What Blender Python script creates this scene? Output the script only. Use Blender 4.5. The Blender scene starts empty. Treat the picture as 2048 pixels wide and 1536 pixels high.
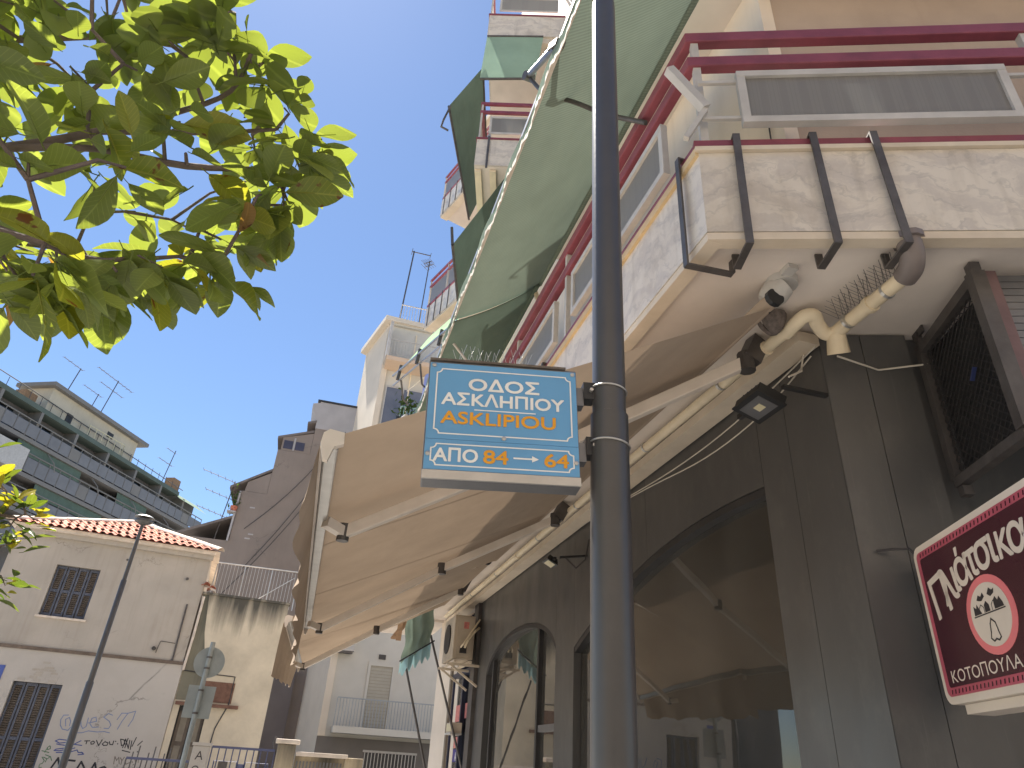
import bpy, bmesh, math, random
from mathutils import Vector, Matrix
random.seed(7)
R = math.radians
sc = bpy.context.scene
col = sc.collection

# ------------------------------------------------------------------ camera
PITCH, ROLL = R(29.4), R(3.76)
cam_d = bpy.data.cameras.new("camera"); cam = bpy.data.objects.new("camera", cam_d); col.objects.link(cam)
cam_d.sensor_width = 36.0; cam_d.lens = 24.03; cam_d.clip_end = 2000; cam_d.clip_start = 0.05
_rt = Vector((1, 0, 0)); _fw = Vector((0, math.cos(PITCH), math.sin(PITCH))); _up = Vector((0, -math.sin(PITCH), math.cos(PITCH)))
_cx = _rt*math.cos(ROLL) + _up*math.sin(ROLL); _cy = -_rt*math.sin(ROLL) + _up*math.cos(ROLL)
cam.matrix_world = Matrix(((_cx.x, _cy.x, -_fw.x, 0), (_cx.y, _cy.y, -_fw.y, 0), (_cx.z, _cy.z, -_fw.z, 1.6), (0, 0, 0, 1)))
sc.camera = cam

# ------------------------------------------------------------------ sky, sun, exposure
SUN_AZ, SUN_EL = R(-36), R(63)
world = bpy.data.worlds.new("World"); sc.world = world; world.use_nodes = True
wn = world.node_tree.nodes; wl = world.node_tree.links; wn.clear()
sky = wn.new("ShaderNodeTexSky"); sky.sky_type = 'NISHITA'; sky.sun_disc = False
sky.sun_elevation = SUN_EL; sky.sun_rotation = SUN_AZ
sky.altitude = 80; sky.air_density = 1.0; sky.dust_density = 0.15; sky.ozone_density = 4.5
bg = wn.new("ShaderNodeBackground"); bg.inputs['Strength'].default_value = 0.0535
wo = wn.new("ShaderNodeOutputWorld")
wl.new(sky.outputs[0], bg.inputs[0]); wl.new(bg.outputs[0], wo.inputs[0])
sun_d = bpy.data.lights.new("sun", 'SUN'); sun_d.energy = 5.0; sun_d.angle = R(0.53); sun_d.color = (1.0, 0.94, 0.85)
sun = bpy.data.objects.new("sun", sun_d); col.objects.link(sun)
_sd = Vector((math.sin(SUN_AZ)*math.cos(SUN_EL), math.cos(SUN_AZ)*math.cos(SUN_EL), math.sin(SUN_EL)))
sun.rotation_euler = _sd.to_track_quat('Z', 'Y').to_euler(); sun.location = _sd*60
vs = sc.view_settings; vs.view_transform = 'Standard'; vs.look = 'None'; vs.gamma = 1.0; vs.use_curve_mapping = False
vs.exposure = 1.74
sc.cycles.max_bounces = 8; sc.cycles.diffuse_bounces = 5; sc.cycles.transparent_max_bounces = 12

# ------------------------------------------------------------------ helpers
class Fr:
    """a street-aligned frame: a along the facade, n out of it, z up"""
    def __init__(s, o, az, side):
        s.o = Vector((o[0], o[1], 0)); s.a = Vector((math.sin(R(az)), math.cos(R(az)), 0))
        s.n = Vector((s.a.y, -s.a.x, 0))*side
    def p(s, a, n, z): q = s.o + s.a*a + s.n*n; return Vector((q.x, q.y, z))

ORG = {}
class MB:
    def __init__(s): s.v = []; s.f = []
    def add(s, vs_, fs):
        k = len(s.v); s.v += [Vector(q) for q in vs_]; s.f += [tuple(i+k for i in f) for f in fs]; return s
    def hexa(s, c):
        return s.add(c, [(0,3,2,1),(4,5,6,7),(0,1,5,4),(1,2,6,5),(2,3,7,6),(3,0,4,7)])
    def box(s, fr, a0, a1, n0, n1, z0, z1):
        P = fr.p
        return s.hexa([P(a0,n0,z0),P(a1,n0,z0),P(a1,n1,z0),P(a0,n1,z0),P(a0,n0,z1),P(a1,n0,z1),P(a1,n1,z1),P(a0,n1,z1)])
    def prism(s, pts, ext):
        n = len(pts); ext = Vector(ext); a = [Vector(q) for q in pts]; b = [q+ext for q in a]
        return s.add(a+b, [tuple(range(n))[::-1], tuple(range(n, 2*n))]+[(i,(i+1)%n,n+(i+1)%n,n+i) for i in range(n)])
    def bar(s, p, q, w, h, up=(0,0,1)):
        p = Vector(p); q = Vector(q); d = (q-p).normalized(); u = Vector(up)
        if abs(d.dot(u)) > .97: u = Vector((1,0,0))
        x = d.cross(u).normalized(); y = x.cross(d).normalized(); x *= w/2; y *= h/2
        return s.hexa([p-x-y,p+x-y,p+x+y,p-x+y,q-x-y,q+x-y,q+x+y,q-x+y])
    def tube(s, pts, r, k=8, cap=True):
        pts = [Vector(q) for q in pts]; rs = r if isinstance(r, (list, tuple)) else [r]*len(pts)
        base = len(s.v); prev = None
        for i, q in enumerate(pts):
            d = (pts[min(i+1, len(pts)-1)] - pts[max(i-1, 0)]).normalized()
            if prev is None:
                u = Vector((0,0,1)) if abs(d.z) < .9 else Vector((1,0,0))
                x = d.cross(u).normalized()
            else: x = (prev - d*prev.dot(d)).normalized()
            prev = x; y = d.cross(x)
            for j in range(k):
                t = 2*math.pi*j/k; s.v.append(q + (x*math.cos(t)+y*math.sin(t))*rs[i])
        for i in range(len(pts)-1):
            for j in range(k):
                a = base+i*k+j; b = base+i*k+(j+1)%k; s.f.append((a, b, b+k, a+k))
        if cap:
            s.f.append(tuple(base+j for j in range(k))[::-1]); e = base+(len(pts)-1)*k; s.f.append(tuple(e+j for j in range(k)))
        return s
    def grid(s, nu, nv, fn):
        k = len(s.v)
        for i in range(nu+1):
            for j in range(nv+1): s.v.append(Vector(fn(i/nu, j/nv)))
        for i in range(nu):
            for j in range(nv):
                a = k+i*(nv+1)+j; s.f.append((a, a+1, a+nv+2, a+nv+1))
        return s
    def ribbon(s, fr, pts, w, n):
        """flat painted stroke on the plane n of a frame; pts are (a, z)"""
        for i in range(len(pts)-1):
            a0, z0 = pts[i]; a1, z1 = pts[i+1]; L = math.hypot(a1-a0, z1-z0) or 1e-6
            dx, dz = (a1-a0)/L, (z1-z0)/L; e = w*.35
            a0 -= dx*e; z0 -= dz*e; a1 += dx*e; z1 += dz*e; px, pz = -dz*w/2, dx*w/2
            m = n + (i % 2)*.0006
            s.add([fr.p(a0+px,m,z0+pz),fr.p(a0-px,m,z0-pz),fr.p(a1-px,m,z1-pz),fr.p(a1+px,m,z1+pz)], [(0,1,2,3)])
        return s
    def disc(s, c, nrm, r, t, k=20):
        c = Vector(c); nrm = Vector(nrm).normalized()
        return s.tube([c, c+nrm*t], r, k)

def curve(pts, n=5):
    """Catmull-Rom path through the points"""
    p = [Vector(q) for q in pts]; out = []
    for i in range(len(p)-1):
        a, b, c, d = p[max(i-1,0)], p[i], p[i+1], p[min(i+2,len(p)-1)]
        for k in range(n):
            t = k/n; out.append(.5*((2*b)+(c-a)*t+(2*a-5*b+4*c-d)*t*t+(3*b-a-3*c+d)*t*t*t))
    return out+[p[-1]]

def tag(o, label=None, cat=None, group=None, kind=None):
    if label: o['label'] = label
    if cat: o['category'] = cat
    if group: o['group'] = group
    if kind: o['kind'] = kind
    return o
def thing(name, label, cat, loc, group=None):
    o = bpy.data.objects.new(name, None); col.objects.link(o); o.empty_display_size = .2
    o.location = loc; ORG[o.name] = Vector(loc); return tag(o, label, cat, group)
def build(name, mb, mat, parent=None, label=None, cat=None, group=None, kind=None, smooth=False, bevel=0):
    v = mb.v; lo = Vector((min(q.x for q in v), min(q.y for q in v), min(q.z for q in v))); hi = Vector((max(q.x for q in v), max(q.y for q in v), max(q.z for q in v)))
    org = Vector(((lo.x+hi.x)/2, (lo.y+hi.y)/2, lo.z))
    me = bpy.data.meshes.new(name); me.from_pydata([q-org for q in v], [], mb.f); me.update()
    bm = bmesh.new(); bm.from_mesh(me); bmesh.ops.recalc_face_normals(bm, faces=bm.faces)
    if bevel: bmesh.ops.bevel(bm, geom=list(bm.edges), offset=bevel, segments=2, affect='EDGES', profile=.6, clamp_overlap=True)
    bm.to_mesh(me); bm.free()
    if smooth: me.polygons.foreach_set('use_smooth', [True]*len(me.polygons)); me.set_sharp_from_angle(angle=R(40))
    me.materials.append(mat)
    o = bpy.data.objects.new(name, me); col.objects.link(o)
    if parent is not None: o.parent = parent; o.location = org - ORG[parent.name]
    else: o.location = org
    ORG[o.name] = org
    return tag(o, label, cat, group, kind)
def inst(name, me, mw, parent):
    o = bpy.data.objects.new(name, me); col.objects.link(o); o.parent = parent
    o.matrix_basis = Matrix.Translation(-ORG[parent.name]) @ mw; ORG[o.name] = mw.translation.copy(); return o
def mesh(name, mb, mat, smooth=False):
    me = bpy.data.meshes.new(name); me.from_pydata(mb.v, [], mb.f); me.update()
    if smooth: me.polygons.foreach_set('use_smooth', [True]*len(me.polygons))
    me.materials.append(mat); return me
def frame_matrix(p, ax, up):
    ax = Vector(ax).normalized(); up = Vector(up); z = ax.cross(up).normalized(); up = z.cross(ax)
    return Matrix(((ax.x, up.x, z.x, p[0]), (ax.y, up.y, z.y, p[1]), (ax.z, up.z, z.z, p[2]), (0,0,0,1)))
LATIN = str.maketrans('ΑΟΚΗΙΥΤ', 'AOKHIYT')      # capitals shared by both alphabets
def lettering(name, text, size, p, ax, up, mat, parent, bold=0.0, shear=0.0, width=None, space=1.0, align='CENTER'):
    """flat printed text: baseline point p, reading direction ax"""
    cu = bpy.data.curves.new("txt", 'FONT'); cu.body = text.translate(LATIN); cu.size = size; cu.shear = shear; cu.align_x = align; cu.space_character = space
    cu.resolution_u = 4
    t = bpy.data.objects.new("txt", cu); col.objects.link(t); bpy.context.view_layer.update()
    me = bpy.data.meshes.new_from_object(t.evaluated_get(bpy.context.evaluated_depsgraph_get()))
    bpy.data.objects.remove(t); bpy.data.curves.remove(cu)
    if width:
        xs = [v.co.x for v in me.vertices]; k = width/(max(xs)-min(xs))
        for v in me.vertices: v.co.x *= k
    if bold:
        V, Fc = [v.co.copy() for v in me.vertices], [tuple(p.vertices) for p in me.polygons]; nv, nf = [], []
        for i, (dx, dy) in enumerate(((0,0),(1,0),(-1,0),(0,1),(0,-1),(.7,.7),(-.7,.7),(.7,-.7),(-.7,-.7))):
            k = len(nv); nv += [(v.x+dx*bold, v.y+dy*bold, i*.00009) for v in V]; nf += [tuple(j+k for j in f) for f in Fc]
        me = bpy.data.meshes.new(name); me.from_pydata(nv, [], nf); me.update()
    me.materials.clear(); me.materials.append(mat); me.name = name
    return inst(name, me, frame_matrix(p, ax, up), parent)

# ------------------------------------------------------------------ materials
def lin(c):
    return tuple(((x/255)/12.92 if x/255 <= .04045 else ((x/255+.055)/1.055)**2.4) for x in c)
def nodes(name):
    m = bpy.data.materials.new(name); m.use_nodes = True; nt = m.node_tree
    return m, nt, nt.nodes['Principled BSDF'], nt.nodes['Material Output']
def N(nt, typ, **kw):
    n = nt.nodes.new(typ)
    for k, v in kw.items():
        if k in n.inputs: n.inputs[k].default_value = v
        else: setattr(n, k, v)
    return n
def ramp(nt, src, stops):
    r = nt.nodes.new('ShaderNodeValToRGB'); e = r.color_ramp.elements
    while len(e) < len(stops): e.new(.5)
    for i, (p, c) in enumerate(stops):
        e[i].position = p; e[i].color = (c[0], c[1], c[2], 1) if not isinstance(c, (int, float)) else (c, c, c, 1)
    nt.links.new(src, r.inputs[0]); return r.outputs[0]
def coords(nt, scale=(1,1,1), world=False):
    if world:
        g = nt.nodes.new('ShaderNodeNewGeometry'); src = g.outputs['Position']
    else:
        g = nt.nodes.new('ShaderNodeTexCoord'); src = g.outputs['Object']
    mp = nt.nodes.new('ShaderNodeMapping'); mp.inputs['Scale'].default_value = scale; nt.links.new(src, mp.inputs[0]); return mp.outputs[0]
def mixc(nt, fac, a, b, typ='MIX'):
    m = nt.nodes.new('ShaderNodeMix'); m.data_type = 'RGBA'; m.blend_type = typ
    if isinstance(fac, (int, float)): m.inputs[0].default_value = fac
    else: nt.links.new(fac, m.inputs[0])
    for i, c in ((6, a), (7, b)):
        if isinstance(c, tuple): m.inputs[i].default_value = (*c[:3], 1)
        else: nt.links.new(c, m.inputs[i])
    return m.outputs[2]
def noise(nt, vec, scale, detail=4, rough=.55):
    n = N(nt, 'ShaderNodeTexNoise', Scale=scale, Detail=detail, Roughness=rough); nt.links.new(vec, n.inputs['Vector']); return n.outputs[0]
def bump(nt, b, h, st, dist=.01, nrm=None):
    n = N(nt, 'ShaderNodeBump', Strength=st, Distance=dist); nt.links.new(h, n.inputs['Height'])
    if nrm: nt.links.new(nrm, n.inputs['Normal'])
    nt.links.new(n.outputs[0], b.inputs['Normal']); return n.outputs[0]
def surf(name, c, rough=.75, var=.18, scale=2.0, metal=0.0, bmp=.25, bscale=40, grime=0.0, grimec=(.05,.045,.04), streak=0.0, spec=.5, rnd=0.0, world=True, crack=0.0):
    """a painted, plastered or metal surface with mottling, streaks and grime"""
    m, nt, b, o = nodes(name)
    v = coords(nt, world=world); n1 = noise(nt, v, scale, 5)
    dk = tuple(x*(1-var) for x in c); lt = tuple(min(1, x*(1+var*.7)) for x in c)
    cc = ramp(nt, n1, [(.3, dk), (.7, lt)])
    if grime:
        n2 = noise(nt, v, scale*.37, 7, .65); g = ramp(nt, n2, [(.48, 0.0), (.72, 1.0)])
        mm = N(nt, 'ShaderNodeMath', operation='MULTIPLY'); nt.links.new(g, mm.inputs[0]); mm.inputs[1].default_value = grime
        cc = mixc(nt, mm.outputs[0], cc, grimec)
    if streak:
        v2 = coords(nt, (9, 9, .5), world); n3 = noise(nt, v2, 1.0, 4); s_ = ramp(nt, n3, [(.5, 0.0), (.75, 1.0)])
        mm = N(nt, 'ShaderNodeMath', operation='MULTIPLY'); nt.links.new(s_, mm.inputs[0]); mm.inputs[1].default_value = streak
        cc = mixc(nt, mm.outputs[0], cc, grimec)
    if crack:
        wv = noise(nt, v, 1.1, 6, .7); vo = N(nt, 'ShaderNodeTexVoronoi', Scale=.55); vo.feature = 'DISTANCE_TO_EDGE'
        vm = N(nt, 'ShaderNodeVectorMath', operation='MULTIPLY_ADD'); cb = nt.nodes.new('ShaderNodeCombineXYZ')
        for i in range(3): nt.links.new(wv, cb.inputs[i])
        nt.links.new(cb.outputs[0], vm.inputs[0]); vm.inputs[1].default_value = (1.3, 1.3, 1.3); nt.links.new(v, vm.inputs[2]); nt.links.new(vm.outputs[0], vo.inputs['Vector'])
        ck = ramp(nt, vo.outputs['Distance'], [(.0, 1.0), (.012, 0.0)]); gate_ = ramp(nt, noise(nt, v, .7, 3), [(.5, 0.0), (.6, crack)])
        mm = N(nt, 'ShaderNodeMath', operation='MULTIPLY'); nt.links.new(ck, mm.inputs[0]); nt.links.new(gate_, mm.inputs[1]); cc = mixc(nt, mm.outputs[0], cc, tuple(x*.35 for x in c))
        pt = ramp(nt, noise(nt, v, 1.9, 8, .72), [(.66, 0.0), (.69, .5)]); cc = mixc(nt, pt, cc, tuple(min(1, x*1.18) for x in c))
    if rnd:
        oi = nt.nodes.new('ShaderNodeObjectInfo'); rr = ramp(nt, oi.outputs['Random'], [(0, 1-rnd), (1, 1+rnd*.6)])
        cc = mixc(nt, 1.0, cc, rr, 'MULTIPLY')
    nt.links.new(cc, b.inputs['Base Color'])
    b.inputs['Roughness'].default_value = rough; b.inputs['Metallic'].default_value = metal; b.inputs['Specular IOR Level'].default_value = spec
    if bmp: bump(nt, b, noise(nt, v, bscale, 4), bmp, .004)
    return m
def fabric(name, c, trans=.45, stripe=0.0, var=.12, tint=None):
    m, nt, b, o = nodes(name); nt.nodes.remove(b)
    v = coords(nt, world=True); n1 = noise(nt, v, 1.6, 6, .6)
    cc = ramp(nt, n1, [(.3, tuple(x*(1-var) for x in c)), (.7, tuple(min(1, x*(1+var)) for x in c))])
    if stripe:
        w = N(nt, 'ShaderNodeTexWave', Scale=stripe, Distortion=.0); w.bands_direction = 'Y'
        v2 = coords(nt, world=False); nt.links.new(v2, w.inputs['Vector'])
        cc = mixc(nt, .22, cc, w.outputs['Color'], 'MULTIPLY')
    d = nt.nodes.new('ShaderNodeBsdfDiffuse'); t = nt.nodes.new('ShaderNodeBsdfTranslucent'); mx = nt.nodes.new('ShaderNodeMixShader'); mx.inputs[0].default_value = trans
    nt.links.new(cc, d.inputs[0])
    tc = mixc(nt, 1.0, cc, tint or (1,1,1), 'MULTIPLY'); nt.links.new(tc, t.inputs[0])
    nt.links.new(d.outputs[0], mx.inputs[1]); nt.links.new(t.outputs[0], mx.inputs[2]); nt.links.new(mx.outputs[0], o.inputs[0])
    w2 = noise(nt, v, 220, 2); bn = N(nt, 'ShaderNodeBump', Strength=.15, Distance=.002); nt.links.new(w2, bn.inputs['Height'])
    bw = N(nt, 'ShaderNodeBump', Strength=.30, Distance=.05); nt.links.new(noise(nt, coords(nt, (1.2, 1.2, 3.5), True), 1.5, 3, .5), bw.inputs['Height']); nt.links.new(bw.outputs[0], bn.inputs['Normal']); nt.links.new(bn.outputs[0], d.inputs['Normal'])
    return m
def leafmat(name, c1, c2, spot=None, trans=.55):
    m, nt, b, o = nodes(name); nt.nodes.remove(b)
    oi = nt.nodes.new('ShaderNodeObjectInfo'); base = ramp(nt, oi.outputs['Random'], [(0, c1), (1, c2)])
    v = coords(nt); sep = nt.nodes.new('ShaderNodeSeparateXYZ'); nt.links.new(v, sep.inputs[0])
    ab = N(nt, 'ShaderNodeMath', operation='ABSOLUTE'); nt.links.new(sep.outputs[0], ab.inputs[0])
    ma = N(nt, 'ShaderNodeMath', operation='MULTIPLY_ADD'); nt.links.new(ab.outputs[0], ma.inputs[0]); ma.inputs[1].default_value = -.8; nt.links.new(sep.outputs[1], ma.inputs[2])
    sn = N(nt, 'ShaderNodeMath', operation='MULTIPLY'); nt.links.new(ma.outputs[0], sn.inputs[0]); sn.inputs[1].default_value = 62.0
    si = N(nt, 'ShaderNodeMath', operation='SINE'); nt.links.new(sn.outputs[0], si.inputs[0])
    vein = ramp(nt, si.outputs[0], [(.86, 0.0), (1.0, .35)])
    mid = ramp(nt, ab.outputs[0], [(.0, .6), (.022, 0.0)])
    vv = N(nt, 'ShaderNodeMath', operation='MAXIMUM'); nt.links.new(vein, vv.inputs[0]); nt.links.new(mid, vv.inputs[1])
    cc = mixc(nt, vv.outputs[0], base, tuple(min(1, x*1.5+.02) for x in c2))
    if spot:
        va = N(nt, 'ShaderNodeVectorMath', operation='ADD'); nt.links.new(v, va.inputs[0])
        cr = nt.nodes.new('ShaderNodeCombineXYZ'); mu = N(nt, 'ShaderNodeMath', operation='MULTIPLY'); nt.links.new(oi.outputs['Random'], mu.inputs[0]); mu.inputs[1].default_value = 37.
        nt.links.new(mu.outputs[0], cr.inputs[0]); nt.links.new(cr.outputs[0], va.inputs[1])
        ns = noise(nt, va.outputs[0], 2.6, 3); sp = ramp(nt, ns, [(.62, 0.0), (.66, 1.0)]); cc = mixc(nt, sp, cc, spot)
    d = nt.nodes.new('ShaderNodeBsdfDiffuse'); t = nt.nodes.new('ShaderNodeBsdfTranslucent'); g = nt.nodes.new('ShaderNodeBsdfGlossy'); g.inputs['Roughness'].default_value = .32
    m1 = nt.nodes.new('ShaderNodeMixShader'); m1.inputs[0].default_value = trans; m2 = nt.nodes.new('ShaderNodeMixShader'); m2.inputs[0].default_value = .025
    nt.links.new(cc, d.inputs[0]); tt = mixc(nt, 1.0, cc, (1.25, 1.22, .42), 'MULTIPLY'); nt.links.new(tt, t.inputs[0])
    nt.links.new(d.outputs[0], m1.inputs[1]); nt.links.new(t.outputs[0], m1.inputs[2]); nt.links.new(m1.outputs[0], m2.inputs[1]); nt.links.new(g.outputs[0], m2.inputs[2]); nt.links.new(m2.outputs[0], o.inputs[0])
    return m
def glassmat(name, tint=(.25,.26,.25), refl=1.0, rough=.01, wav=0.0, dust=0.0):
    m, nt, b, o = nodes(name); nt.nodes.remove(b)
    tr = nt.nodes.new('ShaderNodeBsdfTransparent'); tr.inputs[0].default_value = (*tint, 1)
    g = nt.nodes.new('ShaderNodeBsdfGlossy'); g.inputs['Roughness'].default_value = rough
    fr = N(nt, 'ShaderNodeFresnel', IOR=1.45); mx = nt.nodes.new('ShaderNodeMixShader')
    mm = N(nt, 'ShaderNodeMath', operation='MULTIPLY', use_clamp=True); nt.links.new(fr.outputs[0], mm.inputs[0]); mm.inputs[1].default_value = refl
    nt.links.new(mm.outputs[0], mx.inputs[0]); nt.links.new(tr.outputs[0], mx.inputs[1]); nt.links.new(g.outputs[0], mx.inputs[2]); nt.links.new(mx.outputs[0], o.inputs[0])
    if dust:
        df = nt.nodes.new('ShaderNodeBsdfDiffuse'); df.inputs[0].default_value = (.42,.40,.36,1); md = nt.nodes.new('ShaderNodeMixShader')
        dr_ = ramp(nt, noise(nt, coords(nt, (1,1,.5), True), 1.6, 7, .65), [(.3, dust*.5), (.75, dust*2.2)]); nt.links.new(dr_, md.inputs[0])
        nt.links.new(mx.outputs[0], md.inputs[1]); nt.links.new(df.outputs[0], md.inputs[2]); nt.links.new(md.outputs[0], o.inputs[0])
    if wav:
        bn = N(nt, 'ShaderNodeBump', Strength=wav, Distance=.02); nt.links.new(noise(nt, coords(nt, world=True), 1.2, 2), bn.inputs['Height']); nt.links.new(bn.outputs[0], g.inputs['Normal'])
    return m
def wiredmat(name):
    m, nt, b, o = nodes(name); nt.nodes.remove(b)
    v = coords(nt, world=True); d = nt.nodes.new('ShaderNodeBsdfDiffuse'); t = nt.nodes.new('ShaderNodeBsdfTranslucent'); tr = nt.nodes.new('ShaderNodeBsdfTransparent'); g = nt.nodes.new('ShaderNodeBsdfGlossy')
    br = N(nt, 'ShaderNodeTexBrick', Scale=22.0); br.offset = 0; br.inputs['Mortar Size'].default_value = .05; nt.links.new(coords(nt, (1,1,1)), br.inputs['Vector'])
    br.inputs['Color1'].default_value = br.inputs['Color2'].default_value = (.42,.40,.375,1); br.inputs['Mortar'].default_value = (.38,.36,.34,1)
    nt.links.new(br.outputs[0], d.inputs[0]); t.inputs[0].default_value = (.45,.46,.45,1); tr.inputs[0].default_value = (.6,.62,.6,1); g.inputs['Roughness'].default_value = .28
    m1 = nt.nodes.new('ShaderNodeMixShader'); m1.inputs[0].default_value = .4; nt.links.new(d.outputs[0], m1.inputs[1]); nt.links.new(t.outputs[0], m1.inputs[2])
    m2 = nt.nodes.new('ShaderNodeMixShader'); m2.inputs[0].default_value = .25; nt.links.new(m1.outputs[0], m2.inputs[1]); nt.links.new(tr.outputs[0], m2.inputs[2])
    fr = N(nt, 'ShaderNodeFresnel', IOR=1.3); m3 = nt.nodes.new('ShaderNodeMixShader'); nt.links.new(fr.outputs[0], m3.inputs[0]); nt.links.new(m2.outputs[0], m3.inputs[1]); nt.links.new(g.outputs[0], m3.inputs[2]); nt.links.new(m3.outputs[0], o.inputs[0])
    return m
def marblemat(name):
    m, nt, b, o = nodes(name); oi = nt.nodes.new('ShaderNodeObjectInfo'); va0 = N(nt, 'ShaderNodeVectorMath', operation='ADD'); sc0 = N(nt, 'ShaderNodeVectorMath', operation='SCALE')
    cr0 = nt.nodes.new('ShaderNodeCombineXYZ'); nt.links.new(oi.outputs['Random'], cr0.inputs[0]); nt.links.new(oi.outputs['Random'], cr0.inputs[2]); nt.links.new(cr0.outputs[0], sc0.inputs[0]); sc0.inputs['Scale'].default_value = 23.0
    nt.links.new(coords(nt, (1,1,1), True), va0.inputs[0]); nt.links.new(sc0.outputs[0], va0.inputs[1]); v = va0.outputs[0]
    n0 = noise(nt, v, 1.7, 5, .6); va = N(nt, 'ShaderNodeVectorMath', operation='MULTIPLY_ADD')
    cb = nt.nodes.new('ShaderNodeCombineXYZ')
    for i in range(3): nt.links.new(n0, cb.inputs[i])
    nt.links.new(cb.outputs[0], va.inputs[0]); va.inputs[1].default_value = (.7, .7, .7); nt.links.new(v, va.inputs[2])
    mp = nt.nodes.new('ShaderNodeMapping'); mp.inputs['Rotation'].default_value = (.2, .85, .3); mp.inputs['Scale'].default_value = (.55, .55, 1.5); nt.links.new(va.outputs[0], mp.inputs[0])
    w = N(nt, 'ShaderNodeTexWave', Scale=.9, Distortion=9.0, Detail=6.0); w.inputs['Detail Scale'].default_value = 2.6; w.inputs['Detail Roughness'].default_value = .7; nt.links.new(mp.outputs[0], w.inputs['Vector'])
    c1 = ramp(nt, w.outputs['Fac'], [(.0, lin((198,189,178))), (.4, lin((206,197,184))), (.8, lin((213,204,190)))])
    fv = N(nt, 'ShaderNodeTexWave', Scale=1.6, Distortion=14.0, Detail=8.0); fv.inputs['Detail Scale'].default_value = 1.3; fv.inputs['Detail Roughness'].default_value = .62; nt.links.new(mp.outputs[0], fv.inputs['Vector'])
    vn = ramp(nt, fv.outputs['Fac'], [(.0, .28), (.09, 0.0)]); c1 = mixc(nt, vn, c1, lin((150,146,142)))
    st = ramp(nt, noise(nt, v, 1.4, 8, .7), [(.5, 0.0), (.78, .5)]); c2 = mixc(nt, st, c1, lin((158,138,108)))
    v2 = coords(nt, (7,7,.7), True); sk = ramp(nt, noise(nt, v2, 1.3, 4), [(.55, 0.0), (.8, .4)]); c3 = mixc(nt, sk, c2, lin((120,105,85)))
    nt.links.new(c3, b.inputs['Base Color']); b.inputs['Roughness'].default_value = .42
    bump(nt, b, noise(nt, v, 60, 3), .12, .003); return m
def cladmat(name):
    """thin dark composite sheet, slightly buckled, glossy and dusty"""
    m, nt, b, o = nodes(name); v = coords(nt, (1,1,.55), True)
    cc = ramp(nt, noise(nt, v, 1.3, 5, .6), [(.3, (.092,.090,.088)), (.7, (.125,.122,.118))])
    du = ramp(nt, noise(nt, v, 5.0, 8, .7), [(.52, 0.0), (.8, .35)]); cc = mixc(nt, du, cc, (.20,.19,.175))
    vs_ = coords(nt, (26, 26, .8), True); scr = ramp(nt, noise(nt, vs_, 1.0, 6, .75), [(.60, 0.0), (.8, .35)]); cc = mixc(nt, scr, cc, (.27,.255,.24))
    nt.links.new(cc, b.inputs['Base Color']); b.inputs['Metallic'].default_value = .25
    rr = ramp(nt, noise(nt, v, 3.0, 5), [(.3, .30), (.7, .46)]); nt.links.new(rr, b.inputs['Roughness'])
    b1 = bump(nt, b, noise(nt, v, 2.2, 2, .4), .55, .035); bump(nt, b, noise(nt, v, 90, 3), .08, .002, b1); return m
def stainwall(name, c, ztop, depth, dark=(.035,.037,.034)):
    """plaster wall with black run-off below its coping"""
    m, nt, b, o = nodes(name); v = coords(nt, world=True)
    base = ramp(nt, noise(nt, v, 1.3, 6, .62), [(.3, tuple(x*.8 for x in c)), (.7, tuple(min(1, x*1.1) for x in c))])
    sep = nt.nodes.new('ShaderNodeSeparateXYZ'); nt.links.new(v, sep.inputs[0])
    d = N(nt, 'ShaderNodeMapRange'); nt.links.new(sep.outputs[2], d.inputs[0]); d.inputs[1].default_value = ztop-depth; d.inputs[2].default_value = ztop; d.inputs[3].default_value = -.42; d.inputs[4].default_value = .30
    v2 = coords(nt, (2.6, 2.6, .16), True); n2 = noise(nt, v2, 1.0, 10, .62)
    ad = N(nt, 'ShaderNodeMath', operation='ADD'); nt.links.new(d.outputs[0], ad.inputs[0]); nt.links.new(n2, ad.inputs[1])
    f = ramp(nt, ad.outputs[0], [(.46, 0.0), (.78, .9)]); cc = mixc(nt, f, base, dark)
    nt.links.new(cc, b.inputs['Base Color']); b.inputs['Roughness'].default_value = .88
    bump(nt, b, noise(nt, v, 22, 6, .7), .35, .012); return m

m_asphalt = surf('asphalt', (.23,.222,.21), .9, .25, 3, bscale=140, bmp=.5)
m_pave = surf('pavement_concrete', (.54,.51,.47), .85, .2, 2.2, bscale=60, grime=.25)
m_kerb = surf('kerb_stone', (.42,.41,.38), .8, .2, 3)
m_clad = cladmat('dark_cladding')
m_dark = surf('dark_paint', (.035,.033,.033), .5, .2, 4)
m_black = surf('black_plastic', (.02,.02,.021), .45, .2, 6, bmp=.1)
m_marble = marblemat('veined_marble')
m_soffit = surf('soffit_paint', lin((220,209,198)), .85, .12, 1.5, grime=.18, grimec=lin((140,122,102)), bscale=30)
m_trim = surf('cream_trim', lin((214,200,180)), .7, .14, 3, grime=.25, grimec=lin((150,122,80)))
m_beige = surf('beige_plaster', lin((180,162,146)), .88, .12, 1.4, bscale=55, bmp=.45, streak=.12, grimec=lin((140,118,98)))
m_cream = surf('cream_plaster', lin((224,210,192)), .88, .1, 1.2, bscale=50, streak=.12, grimec=lin((150,132,110)))
m_red = surf('oxide_red_paint', lin((132,66,78)), .45, .2, 7, bmp=.15, bscale=60, grime=.15, grimec=lin((90,40,45)))
m_white = surf('white_metal_paint', lin((188,184,178)), .5, .12, 6, bmp=.15, grime=.2, grimec=lin((130,118,104)))
m_grey = surf('grey_metal', lin((120,120,122)), .42, .15, 6, metal=.5, bmp=.12)
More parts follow.
